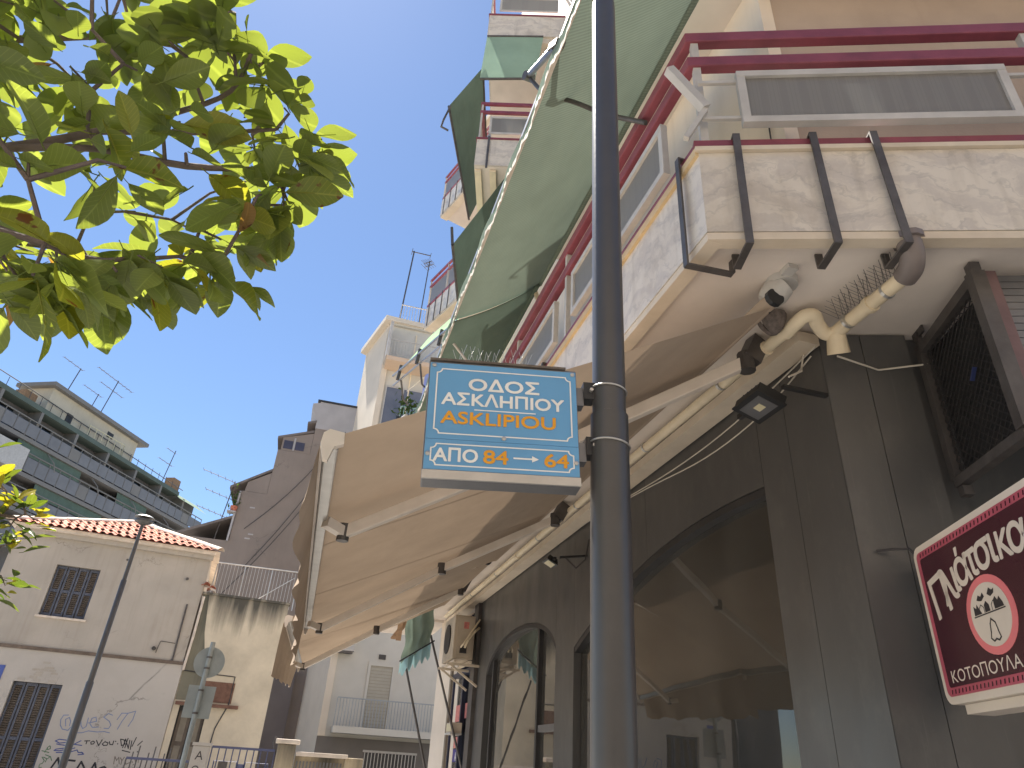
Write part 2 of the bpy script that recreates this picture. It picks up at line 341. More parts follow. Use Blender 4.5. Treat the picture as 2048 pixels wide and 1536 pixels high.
m_alu = surf('brushed_aluminium', lin((190,188,184)), .35, .12, 9, metal=.7, bmp=.1)
m_steel = surf('weathered_steel', lin((96,92,90)), .5, .25, 9, metal=.45, bmp=.2, grime=.3, grimec=lin((70,52,42)))
m_wire = wiredmat('wired_glass')
m_glass = glassmat('shop_glass', (.42,.42,.39), 2.1, .012, .08, dust=.07)
m_pane = glassmat('window_glass', (.2,.22,.24), 2.0, .03)
m_tan = fabric('tan_canvas', lin((178,160,141)), .06, var=.10, tint=(1.0,.92,.84))
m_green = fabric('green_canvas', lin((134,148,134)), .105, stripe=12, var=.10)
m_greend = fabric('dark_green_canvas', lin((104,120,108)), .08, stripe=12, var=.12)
m_greenl = fabric('pale_green_canvas', lin((176,206,168)), .38, var=.1)
m_valance = surf('valance_braid', lin((216,206,190)), .9, .25, 14, bscale=90, bmp=.6, grime=.3, grimec=lin((120,130,105)))
m_armwhite = surf('awning_arm_paint', lin((226,214,200)), .45, .1, 5, bmp=.1, grime=.2, grimec=lin((150,130,110)))
m_pvc = surf('pvc_pipe', lin((232,216,186)), .5, .1, 4, bmp=.1, grime=.3, grimec=lin((150,128,96)))
m_pvcg = surf('grey_pvc', lin((120,110,106)), .5, .15, 5, bmp=.1)
m_post = surf('lamp_post_paint', (.064,.060,.058), .36, .12, 5, bmp=.10, bscale=30, spec=.6, grime=.12, grimec=(.14,.13,.13))
m_sblue = surf('sign_blue', lin((98,158,202)), .38, .07, 3, bmp=.04, grime=.1, grimec=lin((120,150,170)))
m_swhite = surf('sign_white', lin((236,234,228)), .5, .06, 8, bmp=0)
m_sorange = surf('sign_orange', lin((226,158,36)), .5, .06, 8, bmp=0)
m_mud = surf('mud_nest', lin((110,100,94)), .95, .35, 40, bscale=60, bmp=1.0)
m_curt = surf('maroon_curtain', lin((84,48,48)), .9, .2, 4)
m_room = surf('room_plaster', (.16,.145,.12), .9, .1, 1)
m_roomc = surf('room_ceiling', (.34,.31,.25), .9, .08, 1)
m_lamp_glass = surf('lamp_cover', lin((216,206,172)), .3, .08, 10, bmp=0)
m_cable = surf('cable_rubber', (.05,.045,.045), .6, .1, 5, bmp=0)
m_rope = surf('white_cable', lin((206,198,184)), .6, .1, 5, bmp=0)

# ------------------------------------------------------------------ frames of the place
WX, WY = 1.8205, 3.3921                      # ground corner of the shop front
SF = Fr((WX, WY), -14.6, -1)                 # long street facade (n points into the street)
FF = Fr((WX, WY), 96.0, 1)                   # short front facade (n points at the photographer)
HF = Fr((-10.503, 18.874), 69.0, 1)          # old tiled house
GF = Fr((-10.283, 30.303), 75.0, 1)          # blank grey party wall
TF = Fr(SF.p(26, 0, 0), 75.4, 1)             # far cream block, front
LF = Fr((-41.516, 66.033), 11.0, 1)          # long block on the left
WF = Fr((-2.06, 12.84), -33.0, -1)           # wing with balconies further along the street

# ------------------------------------------------------------------ ground
g = MB().add([(-300,-120,0),(300,-120,0),(300,420,0),(-300,420,0)], [(0,1,2,3)])
build('road', g, m_asphalt, kind='structure')
pv = MB().prism([SF.p(-6,2.1,.004), SF.p(24,2.1,.004), SF.p(24,-.02,.004), SF.p(0,-.02,.004), FF.p(0,-.02,.004), FF.p(9,-.02,.004), FF.p(9,2.2,.004), FF.p(-1.0,2.2,.004)], (0,0,.13))
build('pavement', pv, m_pave, kind='structure')
kb = MB()
for i in range(24): kb.box(SF, -4.2+i*1.0, -3.215+i*1.0, 2.102, 2.24, .004, .15)
build('kerb', kb, m_kerb, kind='structure')
pv2 = MB().box(HF, -6, 9, .3, 2.3, .004, .13); build('pavement', pv2, m_pave, kind='structure')

# ------------------------------------------------------------------ main corner building
BLD = thing('apartment_building', 'corner apartment building with dark clad shop front and veined marble balconies', 'building', SF.p(0,0,0))
# ground floor cladding, sheet by sheet
def arch(z0, rise, s0, s1, pk):
    def fn(s):
        t = (s-pk)/(s1-pk) if s > pk else (s-pk)/(s0-pk)
        return z0 + rise*math.sqrt(max(0, 1-t*t*.96))
    return fn
def clad_panel(s0, s1, fn=None, zb=.134, zt=3.99, d=.10, name='cladding_panel'):
    mb = MB(); k = 1 if fn is None else 22
    for i in range(k):
        a = s0+(s1-s0)*i/k; b = s0+(s1-s0)*(i+1)/k
        za = fn(a) if fn else zb; zc = fn(b) if fn else zb
        P = SF.p
        mb.hexa([P(a,-d,za),P(b,-d,zc),P(b,0,zc),P(a,0,za),P(a,-d,zt),P(b,-d,zt),P(b,0,zt),P(a,0,zt)])
    bm_v = mb
    return build(name, bm_v, m_clad, BLD)
def archA(s):      # wide flat arch: highest at s = 1.2, springs at s = 4.05
    return 3.285 - .073*(s-1.25)**2
def archB(s):
    t = (s-6.1)/1.5; return 2.72 + .50*math.sqrt(max(0, 1-min(1, abs(t))**2*.97))
clad_panel(.004, .40); clad_panel(.404, .69)
clad_panel(.694, 2.35, archA); clad_panel(2.354, 4.05, archA); clad_panel(4.054, 4.60)
clad_panel(4.604, 6.1, archB); clad_panel(6.104, 7.6, archB); clad_panel(7.604, 8.15)
# front facade sheets
for a0, a1, z0, z1 in ((.002,.238,.134,3.99), (.242,.50,.134,3.99)):
    build('cladding_panel', MB().box(FF, a0, a1, -.10, 0, z0, z1), m_clad, BLD)
build('recess_wall', MB().box(FF, .50, 9, -.42, -.30, .134, 3.99), m_dark, BLD)
build('cladding_panel', MB().box(FF, .504, .62, -.30, -.05, .134, 3.99), m_clad, BLD)
build('plaster_pier', MB().box(FF, .625, 3.2, -.28, -.03, .134, 2.02), m_beige, BLD)
build('cladding_panel', MB().box(FF, .628, 1.4, -.28, -.08, 2.024, 3.99), m_clad, BLD)
# shop windows
def window_bay(s0, s1, fn, mull, zb=.5):
    w = build('shop_window', MB().box(SF, s0, s1, -.16, -.05, .134, zb), m_dark, BLD)
    k = 30; P = SF.p
    pp = [P(s0,-.075,zb)]+[P(s0+(s1-s0)*i/k,-.075,fn(s0+(s1-s0)*i/k)-.003) for i in range(k+1)]+[P(s1,-.075,zb)]
    build('pane', MB().prism(pp, -SF.n*.006), m_glass, w)
    fb = MB(); pts = [SF.p(s0+(s1-s0)*i/20, -.04, fn(s0+(s1-s0)*i/20)-.03) for i in range(21)]
    for i in range(20): fb.bar(pts[i], pts[i+1], .07, .05)
    build('arch_frame', fb, m_dark, w)
    for s in mull:
        build('mullion', MB().box(SF, s-.03, s+.03, -.11, -.03, zb, fn(s)-.02), m_dark, w)
    return w
window_bay(.70, 4.04, archA, (2.95,)); window_bay(4.61, 7.59, archB, (5.3, 7.35))
build('transom', MB().box(SF, 4.63, 5.27, -.11, -.045, 1.98, 2.05), m_grey, BLD)
# shop interior
rm = MB()
P = SF.p
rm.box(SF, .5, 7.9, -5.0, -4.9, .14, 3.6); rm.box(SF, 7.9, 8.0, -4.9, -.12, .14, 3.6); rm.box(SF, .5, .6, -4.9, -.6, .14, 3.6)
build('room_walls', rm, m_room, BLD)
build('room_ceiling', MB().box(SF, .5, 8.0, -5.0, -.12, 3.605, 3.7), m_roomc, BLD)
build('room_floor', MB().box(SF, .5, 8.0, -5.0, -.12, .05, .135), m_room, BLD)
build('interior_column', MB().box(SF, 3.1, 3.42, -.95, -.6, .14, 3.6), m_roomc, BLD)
ring = MB(); c = SF.p(1.75, -1.0, 3.585)
ring.tube([c+Vector((math.cos(t*math.pi/12)*.14, math.sin(t*math.pi/12)*.14, 0)) for t in range(25)], .012, 6, False)
build('downlight_ring', ring, m_alu, BLD)

# second shop further along
sh = MB().box(SF, 8.154, 8.42, -.10, .06, .134, 3.99); build('shop_pier', sh, m_steel, BLD)
build('shop_pier', MB().box(SF, 10.05, 10.75, -.1, .02, .134, 3.99), surf('rough_stone_pier', lin((136,124,108)), .9, .25, 4, bscale=14, bmp=.8), BLD)
build('shop_backing', MB().box(SF, 8.42, 11.2, -.55, -.45, .134, 3.99), m_room, BLD)
m_navy = surf('navy_frame', (.02,.024,.05), .4, .15, 5)
sw = build('shop_window', MB().box(SF, 8.424, 10.04, -.12, -.03, .134, .7), m_navy, BLD)
build('pane', MB().box(SF, 8.43, 10.03, -.09, -.08, .7, 2.95), glassmat('frosted_shop_glass', (.62,.64,.62), 2.2, .15), sw)
for s in (8.46, 9.25, 10.0): build('mullion', MB().box(SF, s-.04, s+.04, -.12, -.02, .7, 2.95), m_navy, sw)
gr = build('vent_grille', MB().box(SF, 8.45, 10.0, -.14, -.10, 2.96, 3.9), m_black, BLD)
for i in range(14): build('slat', MB().bar(SF.p(8.5+i*.115, -.06, 2.98), SF.p(8.5+i*.115, -.06, 3.88), .03, .03), m_navy, gr)
build('grille_rail', MB().box(SF, 8.43, 10.02, -.10, 0.0, 2.93, 3.0), m_navy, gr)
m_rose = surf('rose_print', lin((206,128,120)), .7, .3, 20, bmp=0)
m_purple = surf('purple_print', lin((72,60,128)), .6, .15, 8, bmp=0)
for s0, s1, z0, z1, mm, nm in ((8.65,9.15,2.28,2.5,m_rose,'poster'), (9.33,9.85,2.25,2.5,m_rose,'poster'), (9.32,9.8,1.66,1.84,m_purple,'poster'), (9.33,9.8,1.86,2.02,m_rose,'poster')):
    build(nm, MB().box(SF, s0, s1, -.078, -.074, z0, z1), mm, sw)
lettering('lettering', 'ΑΙ', .17, SF.p(9.56, -.0725, 1.68), -SF.a, (0,0,1), m_swhite, sw, bold=.004)
# soffit and first-floor balcony
B_S, B_F = (-.56, 1.07), (-.80, .90)
Bc = SF.p(-.56, 1.07, 0)
FB = Fr((Bc.x, Bc.y), 96.0, 1); SB = Fr((Bc.x, Bc.y), -14.6, -1)       # frames on the balcony's outer corner
def slab(z0, z1, mat, name, S1=11.6, F1=8, inset=.0):
    pts = [SB.p(inset,-inset,z0), SB.p(S1,-inset,z0), SB.p(S1,-1.25,z0), SB.p(.56,-1.25,z0), FB.p(F1,-1.1,z0), FB.p(F1,-inset,z0)]
    return build(name, MB().prism(pts, (0,0,z1-z0)), mat, BLD)
bal = slab(4.0, 4.30, m_soffit, 'balcony', inset=.035)
def fascia(par, z0, z1, fs, ss):
    for a0, a1 in fs: build('marble_panel', MB().box(FB, a0, a1, -.03, 0, z0, z1), m_marble, par)
    for a0, a1 in ss: build('marble_panel', MB().box(SB, a0, a1, -.03, 0, z0, z1), m_marble, par)
fascia(bal, 4.003, 4.56, [(.0,.93),(.934,2.1),(2.104,3.4),(3.404,4.8)], [(.0,1.15),(1.154,2.4),(2.404,3.6),(3.604,4.9),(4.904,6.3),(6.304,7.8),(7.804,9.3),(9.304,11.5)])
build('coping', MB().box(FB, -.02, 5, -.10, .022, 4.562, 4.592), m_trim, bal)
build('coping', MB().box(SB, .0, 11.5, -.10, .022, 4.54, 4.592), surf('rust_stained_trim', lin((206,182,142)), .7, .25, 3, grime=.4, grimec=lin((150,110,70))), bal)
build('drip_edge', MB().box(FB, .0, 5, -.075, -.003, 3.955, 3.999), m_trim, bal)
build('drip_edge', MB().box(SB, .012, 11.5, -.085, -.004, 3.953, 3.999), m_trim, bal)
build('sill_rail', MB().box(FB, -.02, 5, -.055, .005, 4.612, 4.655), m_red, bal)
build('sill_rail', MB().box(SB, .03, 11.5, -.055, .005, 4.612, 4.655), m_red, bal)
def railing(par, fr, L, z, posts, name='rail', back=.05):
    for zz, h in ((z+.70, .085), (z+.93, .085)):
        build(name, MB().box(fr, -.01, L, -back, .012, zz, zz+h), m_red, par, bevel=.008)
    for a in posts: build('rail_post', MB().box(fr, a-.022, a+.022, -back+.006, -.002, z+.03, z+.93), m_white, par)
railing(bal, FB, 4.8, 4.585, (.045, 1.93, 3.3)); railing(bal, SB, 11.4, 4.583, (2.1, 3.55, 5.0, 6.5, 8.0, 9.5))
def infill(par, fr, a0, a1, z0, z1, n=.03):
    f = MB(); t = .045
    f.box(fr, a0, a1, n, n+.045, z1-t, z1); f.box(fr, a0, a1, n, n+.045, z0, z0+t)
    f.box(fr, a0, a0+t, n+.002, n+.043, z0+t, z1-t); f.box(fr, a1-t, a1, n+.002, n+.043, z0+t, z1-t)
    o = build('panel_frame', f, m_white, par)
    build('wired_glass', MB().box(fr, a0+t, a1-t, n+.018, n+.026, z0+t, z1-t), m_wire, o)
infill(bal, FB, .24, 1.68, 4.715, 5.14); infill(bal, FB, 1.98, 3.25, 4.715, 5.14)
for a0 in (.30, 2.25, 3.7, 5.15, 6.65): infill(bal, SB, a0, a0+1.28 if a0 > 1 else 1.85, 4.70, 5.12, .0)
for zz in (4.79, 5.09):
    build('bracket', MB().bar(FB.p(.03,.035,zz), FB.p(.30,.035,zz), .02, .022), m_white, bal)
    build('bracket', MB().bar(FB.p(1.66,.035,zz), FB.p(2.0,.035,zz), .02, .022), m_white, bal)
build('stay', MB().bar(FB.p(-.14,.10,5.13), FB.p(.05,.055,4.85), .05, .05), m_white, bal)
build('stay', MB().bar(FB.p(.05,.055,4.84), FB.p(-.07,.05,4.62), .03, .03), m_white, bal)
# flat steel hooks carrying flower boxes, hung over the marble
def hook(fr, a, lean=.0, z1=4.66, z0=3.90, turn=.16):
    mb = MB(); t = .012; w = .038
    mb.bar(fr.p(a,.035,z1), fr.p(a+lean,.035,z0), w, t, fr.n); mb.bar(fr.p(a,.04,z1), fr.p(a,-.06,z1+.004), t, w, fr.a)
    mb.bar(fr.p(a+lean,.040,z0), fr.p(a+lean-.02,-turn,z0-.003), t, w, fr.a); mb.bar(fr.p(a+lean-.02,-turn,z0), fr.p(a+lean-.02,-turn-.004,z0+.09), w, t, fr.n)
    return build('steel_hook', mb, m_steel, bal)
hook(FB, .20, -.01); hook(FB, .60, .005); hook(FB, .91, .02); hook(SB, .16, .0, z0=3.90, turn=.22); hook(SB, 2.55, .0)

# upper storeys
up = MB(); C0 = SF.p(-.10, .10, 4.31)
pts = [SF.p(-.16,.0,4.31), SF.p(10.6,.0,4.31), SF.p(10.6,-9,4.31), FF.p(9,-6,4.31), FF.p(9,0,4.31)]
up.prism(pts, (0,0,15.5)); build('upper_wall', up, m_beige, BLD)
build('street_wall', MB().box(SF, -.19, 10.62, .004, .12, 4.312, 19.8), m_cream, BLD)
build('wall_strip', MB().box(FF, .13, .26, .003, .016, 4.32, 7.28), m_beige, BLD)
fl2 = build('balcony', MB().prism([SB.p(0,-.45,7.3), SB.p(4.2,-.45,7.3), SB.p(4.2,-.93,7.3), FB.p(.8,-.88,7.3), FB.p(8,-.88,7.3), FB.p(8,-.02,7.3)], (0,0,.3)), m_soffit, BLD)
fascia(fl2, 7.303, 7.86, [(.2,1.6),(1.604,3.2),(3.204,5)], [])
fw = build('balcony_door', MB().box(FF, 1.50, 2.75, -.02, .006, 4.5, 6.90), m_curt, BLD)
build('shutter_box', MB().box(FF, 1.45, 2.8, -.02, .09, 6.905, 7.25), m_white, fw)
build('door_frame', MB().box(FF, 1.44, 1.50, .002, .05, 4.5, 6.90), m_beige, fw)
for k in range(2): build('shutter_guide', MB().box(FF, 1.42, 2.8, .092, .10, 6.98+k*.1, 7.03+k*.1), m_cream, fw)
build('wall_cable', MB().tube([FF.p(-.02,.14,7.25), FF.p(-.06,.12,6.6), FF.p(-.10,.12,5.8), FF.p(-.12,.12,5.0), FF.p(-.12,.12,4.4)], .006, 5), m_cable, BLD)
build('wall_cable', MB().tube([FF.p(-.05,.03,7.27), FF.p(.2,.045,7.20), FF.p(.5,.04,7.25), FF.p(.9,.02,7.24), FF.p(1.4,.02,7.24)], .005, 5), m_cable, BLD)

# higher balconies seen above the green awning
def box_balcony(fr, a0, a1, n0, n1, z, par, near_n=True, wall_n=None, rails=True):
    b = build('balcony', MB().box(fr, a0+.03, a1-.03, n0, n1-.03, z, z+.25), m_soffit, par)
    w = (n1-n0)
    build('marble_panel', MB().box(fr, a0, a0+.03, n0, n1, z+.003, z+.60), m_marble, b)
    L = a1-a0; k = max(1, round(L/1.3))
    for i in range(k): build('marble_panel', MB().box(fr, a0+.032+(L-.06)*i/k, a0+.028+(L-.06)*(i+1)/k, n1-.03, n1, z+.002, z+.60), m_marble, b)
    build('coping', MB().box(fr, a0-.015, a0+.05, n0, n1+.015, z+.602, z+.635), m_red, b)
    build('coping', MB().box(fr, a0+.052, a1, n1-.06, n1+.015, z+.602, z+.635), m_red, b)
    for zz in (z+1.25, z+1.46):
        build('rail', MB().box(fr, a0, a0+.04, n0, n1, zz, zz+.06), m_red, b); build('rail', MB().box(fr, a0+.042, a1, n1-.04, n1, zz, zz+.06), m_red, b)
    for n in (n0+.05, n1-.03): build('rail_post', MB().box(fr, a0+.005, a0+.035, n-.015, n+.015, z+.64, z+1.52), m_white, b)
    for i in range(1, k+1): build('rail_post', MB().box(fr, a0+L*i/k-.05, a0+L*i/k-.02, n1-.035, n1-.005, z+.64, z+1.52), m_white, b)
    f = MB(); f.box(fr, a0-.02, a0-.001, n0+.25, n1-.18, z+1.10, z+1.14); f.box(fr, a0-.02, a0-.001, n0+.25, n1-.18, z+.72, z+.76); f.box(fr, a0-.019, a0-.002, n1-.22, n1-.18, z+.762, z+1.098)
    pf = build('panel_frame', f, m_white, b); build('wired_glass', MB().box(fr, a0-.013, a0-.006, n0+.25, n1-.221, z+.762, z+1.098), m_wire, pf)
    for i in range(k):
        build('wired_glass', MB().box(fr, a0+L*i/k+.05, a0+L*(i+1)/k-.08, n1-.03, n1-.02, z+.68, z+1.15), m_wire, b)
    return b
UF = Fr((-.840, 7.866), 2.0, -1)               # the upper storeys step forward, square to the front facade
b3 = box_balcony(UF, 0, 2.7, -1.5, 0, 10.02, BLD); b4 = box_balcony(UF, 0, 2.7, -1.5, .04, 13.40, BLD)
build('soffit_beam', MB().box(UF, .03, .16, -1.4, -.05, 13.24, 13.396), m_trim, b4)
build('steel_hook', MB().bar(UF.p(-.015,-.2,10.68), UF.p(-.015,-.2,9.95), .035, .012, UF.a), m_steel, b3)
for nn in (-.06, -.30): build('soffit_lamp', MB().bar(UF.p(.08,nn,9.985), UF.p(1.1,nn,9.985), .10, .05), m_pvc, b3)

# ------------------------------------------------------------------ wing further along
WNG = thing('balcony_wing', 'far wing of flats with stacked marble balconies set at an angle', 'building', WF.p(-1.5,-1.3,0))
build('wall', MB().box(WF, -6, .1, -7, -1.30, 0, 17.5), m_cream, WNG)
def wing_balcony(z):
    b = build('balcony', MB().box(WF, -5, -.02, -1.3, -.03, z, z+.22), m_soffit, WNG)
    for i in range(6): build('marble_panel', MB().box(WF, -5+i*.83, -5+i*.83+.826, -.03, 0, z+.003, z+.52), m_marble, b)
    build('marble_panel', MB().box(WF, -.018, .012, -1.3, 0, z+.004, z+.52), m_marble, b)
    build('soffit_edge', MB().box(WF, -5, .0, -.2, -.01, z-.06, z-.003), m_trim, b)
    for zz in (z+.56, z+1.12, z+1.30): build('rail', MB().box(WF, -5, .012, -.045, .0, zz, zz+.05), m_red, b)
    for i in range(6): build('rail_post', MB().box(WF, -.03-i*.82, -i*.82, -.04, -.008, z+.52, z+1.30), m_white, b)
    for i in range(5): build('wired_glass', MB().box(WF, -.78-i*.82, -.07-i*.82, -.03, -.018, z+.62, z+1.08), m_wire, b)
    for i in range(4): build('steel_hook', MB().bar(WF.p(-.14-i*.3,.012,z+.60), WF.p(-.14-i*.3,.012,z-.04), .02, .012, WF.n), m_steel, b)
    return b
for z in (10.14, 13.50): wing_balcony(z)
build('roof_slab', MB().box(WF, -6, .25, -7, -.9, 17.5, 17.7), m_trim, WNG)

# ------------------------------------------------------------------ soffit fittings
dp = thing('drain_pipe', 'cream plastic drain pipe with grey elbow running along the soffit edge', 'pipe', SF.p(0,.2,3.8))
def sw_(*pts): return [SF.p(*q) for q in pts]
build('grey_elbow', MB().tube(curve(sw_((-.86,.14,4.0),(-.86,.14,3.95),(-.845,.125,3.90),(-.80,.10,3.865),(-.74,.08,3.86))), .058, 16), m_pvcg, dp, smooth=True)
build('collar', MB().tube(sw_((-.86,.14,3.999),(-.86,.14,3.965)), .075, 12), m_pvcg, dp, smooth=True)
build('pipe_run', MB().tube(sw_((-.755,.083,3.862),(-.24,.055,3.87)), .039, 16), m_pvc, dp, smooth=True)
build('coupling', MB().tube(sw_((-.50,.068,3.866),(-.47,.066,3.867)), .049, 12), m_pvc, dp, smooth=True)
build('trap_bend', MB().tube(curve(sw_((-.26,.055,3.87),(-.20,.06,3.865),(-.17,.10,3.87),(-.20,.17,3.90),(-.24,.22,3.915),(-.22,.265,3.915),(-.14,.275,3.905),(-.05,.27,3.90))), .040, 16), m_pvc, dp, smooth=True)
build('hopper', MB().tube(sw_((-.20,.055,3.86),(-.155,.02,3.76)), [.05,.062], 10), m_pvc, dp, smooth=True)
build('pipe_run', MB().tube(sw_((-.08,.275,3.905),(2.0,.30,3.90),(5.0,.305,3.905),(9.6,.30,3.905)), .036, 16), m_pvc, dp, smooth=True)
for s in (-.62, -.33): build('pipe_clip', MB().tube(sw_((s,.073,3.864),(s+.018,.072,3.864)), .044, 14), m_alu, dp)
for s in (.6, 1.7, 3.2, 4.4, 6.2, 7.6): build('pipe_clip', MB().tube(sw_((s,.29+.006*min(s,2),3.903),(s+.02,.29+.006*min(s,2),3.903)), .041, 14), m_alu, dp)
for s in (.12, 2.6, 5.2): build('coupling', MB().tube(sw_((s,.278 if s < 1 else .302,3.903),(s+.06,.279 if s < 1 else .302,3.903)), .046, 12), m_pvc, dp, smooth=True)
tr = build('cable_duct', MB().box(SF, -.02, 10.5, .015, .16, 3.90, 3.97), m_trim, label='cream cable duct in the corner under the soffit beside the drain pipe', cat='cable duct')
nest = MB().grid(10, 8, lambda u, v: SF.p(-.075+.09*math.sin(u*math.pi*2)*math.sin(v*math.pi/2)*(1+.1*math.sin(u*23)), .37+.08*math.cos(u*math.pi*2)*math.sin(v*math.pi/2)*(1+.1*math.cos(u*17)), 3.86+.12*(1-math.cos(v*math.pi/2))-.0))
build('bird_nest', nest, m_mud, label='grey mud bird nest stuck under the soffit beside the pipe', cat='bird nest', smooth=True)
cm = thing('security_camera', 'white dome security camera base fixed under the balcony soffit', 'camera', SF.p(-.32,.52,3.9))
build('base', MB().tube(sw_((-.36,.50,3.999),(-.36,.50,3.96)), [.085,.08], 14), m_white, cm, smooth=True)
build('body', MB().tube(sw_((-.36,.50,3.965),(-.33,.53,3.93),(-.30,.555,3.90),(-.285,.57,3.885)), [.07,.078,.066,.05], 14), m_white, cm, smooth=True)
build('lens', MB().tube(sw_((-.30,.545,3.87),(-.27,.56,3.835)), [.03,.022], 12), m_black, cm, smooth=True)
build('junction_box', MB().box(SF, -.50, -.43, .50, .56, 3.97, 3.999), m_white, cm)
def spike_run(name, label, pts, dirs, mat, r=.0013):
    t = thing(name, label, 'bird spikes', pts[0])
    for p, d in zip(pts, dirs): build('spike', MB().tube([p, p+d], r, 4), mat, t)
    return t
ps, ds = [], []
for i in range(20):
    p = SF.p(-.70+i*.022, .06+.012*math.sin(i)+.03, 3.90)
    for k in (-1, 1):
        ps.append(p); ds.append(SF.n*(.10+.02*math.sin(i*3)) + SF.a*(k*.055-.03) + Vector((0,0,.05)))
spike_run('bird_spikes', 'rows of dark wire bird spikes on top of the grey and cream drain pipe', ps, ds, m_steel, .0016)
def floodlight(name, label, p, ax, size, aim):
    t = thing(name, label, 'floodlight', p); ax = Vector(ax).normalized(); aim = Vector(aim).normalized(); b = ax.cross(aim).normalized()
    h = size/2; d = size*.22
    def blk(w, l, z0, z1): return [p+ax*x*w+b*y*l+aim*z for z in (z0, z1) for x, y in ((-1,-1),(1,-1),(1,1),(-1,1))]
    build('housing', MB().hexa(blk(h, h*.72, -d, 0)), m_black, t, bevel=.006)
    build('bezel', MB().hexa(blk(h*1.06, h*.78, .001, .012)), m_black, t)
    build('cover_glass', MB().hexa(blk(h*.78, h*.52, .0125, .016)), m_lamp_glass if size < .2 else m_grey, t)
    build('led_chip', MB().hexa([q+ax*h*.1 for q in blk(h*.24, h*.18, .0165, .019)]), m_lamp_glass, t)
    for i in range(5): build('fin', MB().hexa([q+ax*h*(i-2)*.34 for q in blk(.004, h*.6, -d-.03, -d-.001)]), m_black, t)
    build('bracket', MB().bar(p-aim*d*.5-ax*h*1.1, p-aim*d*.5-ax*h*1.75, .03, .03), m_black, t)
    return t
f1 = floodlight('floodlight', 'large black square floodlight on the dark wall near the building corner', SF.p(.24,.30,3.56), -SF.a+Vector((0,0,-.0)), .25, SF.n*.35+Vector((0,0,-1))+SF.a*.1)
build('cable', MB().tube(sw_((-.03,.28,3.62),(.0,.16,3.70),(.12,.05,3.82),(.1,.03,3.93)), .006, 5), m_rope, f1)
build('fixing', MB().bar(SF.p(.02,.29,3.58), SF.p(.02,.0,3.58), .03, .02), m_black, f1)
f2 = floodlight('floodlight', 'small black floodlight with a pale cover above the arched windows', SF.p(4.0,.30,3.52), SF.a, .17, SF.n*.5+Vector((0,0,-1))-SF.a*.4)
build('fixing', MB().bar(SF.p(3.75,.28,3.52), SF.p(3.7,.0,3.56), .03, .02), m_black, f2)
build('cable', MB().tube(sw_((3.8,.2,3.54),(3.7,.12,3.42),(3.62,.05,3.5),(3.6,.02,3.7)), .008, 5), m_cable, f2)
for i, q_ in enumerate((((.05,.03,3.86),(.6,.02,3.73),(1.3,.02,3.70),(2.2,.03,3.78),(3.4,.03,3.88),(4.6,.03,3.93)), ((.0,.03,3.90),(.9,.02,3.80),(1.8,.02,3.79),(3.0,.03,3.86),(4.2,.03,3.93)))):
    build('loose_cable', MB().tube(curve([SF.p(*p_) for p_ in q_]), .005, 5), m_rope, label=('lower' if i == 0 else 'upper')+' thin white cable slung across the dark cladding below the pipe', cat='cable')
build('loose_cable', MB().tube([SF.p(-.12,.0,3.77), FF.p(.3,.012,3.74), FF.p(.56,.05,3.76)], .006, 5), m_rope, label='pale wire from the pipe hopper to the mesh cage', cat='cable')

# ------------------------------------------------------------------ mesh cage at the right
cg = thing('mesh_cage', 'dark steel cage with expanded mesh side hanging under the balcony', 'cage', FF.p(.56,.3,3.0))
def fbar(name, p, q, w=.05, h=.05, m=m_steel): return build(name, MB().bar(FF.p(*p), FF.p(*q), w, h, FF.a), m, cg)
fbar('post', (.56,.03,3.06), (.56,.03,3.90)); fbar('post', (.56,.66,3.06), (.56,.66,3.93), .06, .07)
fbar('side_rail', (.56,.03,3.04), (.56,.66,3.04)); fbar('side_rail', (.56,.03,3.86), (.56,.66,3.90), .06, .05)
fbar('hanger', (.56,.03,3.90), (.56,.03,3.985), .03, .03); fbar('hanger', (.56,.66,3.93), (.56,.66,3.985), .05, .05)
fbar('hanger_plate', (.56,-.02,3.988), (.56,.10,3.988), .07, .012); fbar('foot', (.56,.05,2.98), (.56,.10,2.98), .05, .05)
ms = MB(); nx, nz = 22, 34
def mp_(i, j): return FF.p(.565, .055+.58*i/nx, 3.065+.79*j/nz)
for j in range(nz):
    for i in range(nx):
        if (i+j) % 2 == 0: ms.bar(mp_(i,j), mp_(i+1,j+1), .0045, .004, FF.a); 
        else: ms.bar(mp_(i,j+1), mp_(i+1,j), .0045, .004, FF.a)
build('expanded_mesh', ms, m_dark, cg, kind='stuff')
build('back_sheet', MB().box(FF, .60, .62, .05, .62, 3.07, 3.85), m_black, cg)
build('corner_angle', MB().box(FF, .60, .65, .64, .68, 3.0, 3.93), surf('rusty_angle', lin((112,88,88)), .6, .2, 6), cg)
for i in range(22): build('louvre', MB().bar(FF.p(.655,.645,3.02+i*.042), FF.p(1.9,.645,3.02+i*.042), .016, .038, (0,0,1)), m_grey, cg)
build('blue_tag', MB().bar(FF.p(.552,.40,3.45), FF.p(.552,.45,3.50), .02, .008), surf('blue_plastic', lin((50,60,100)), .4), cg)

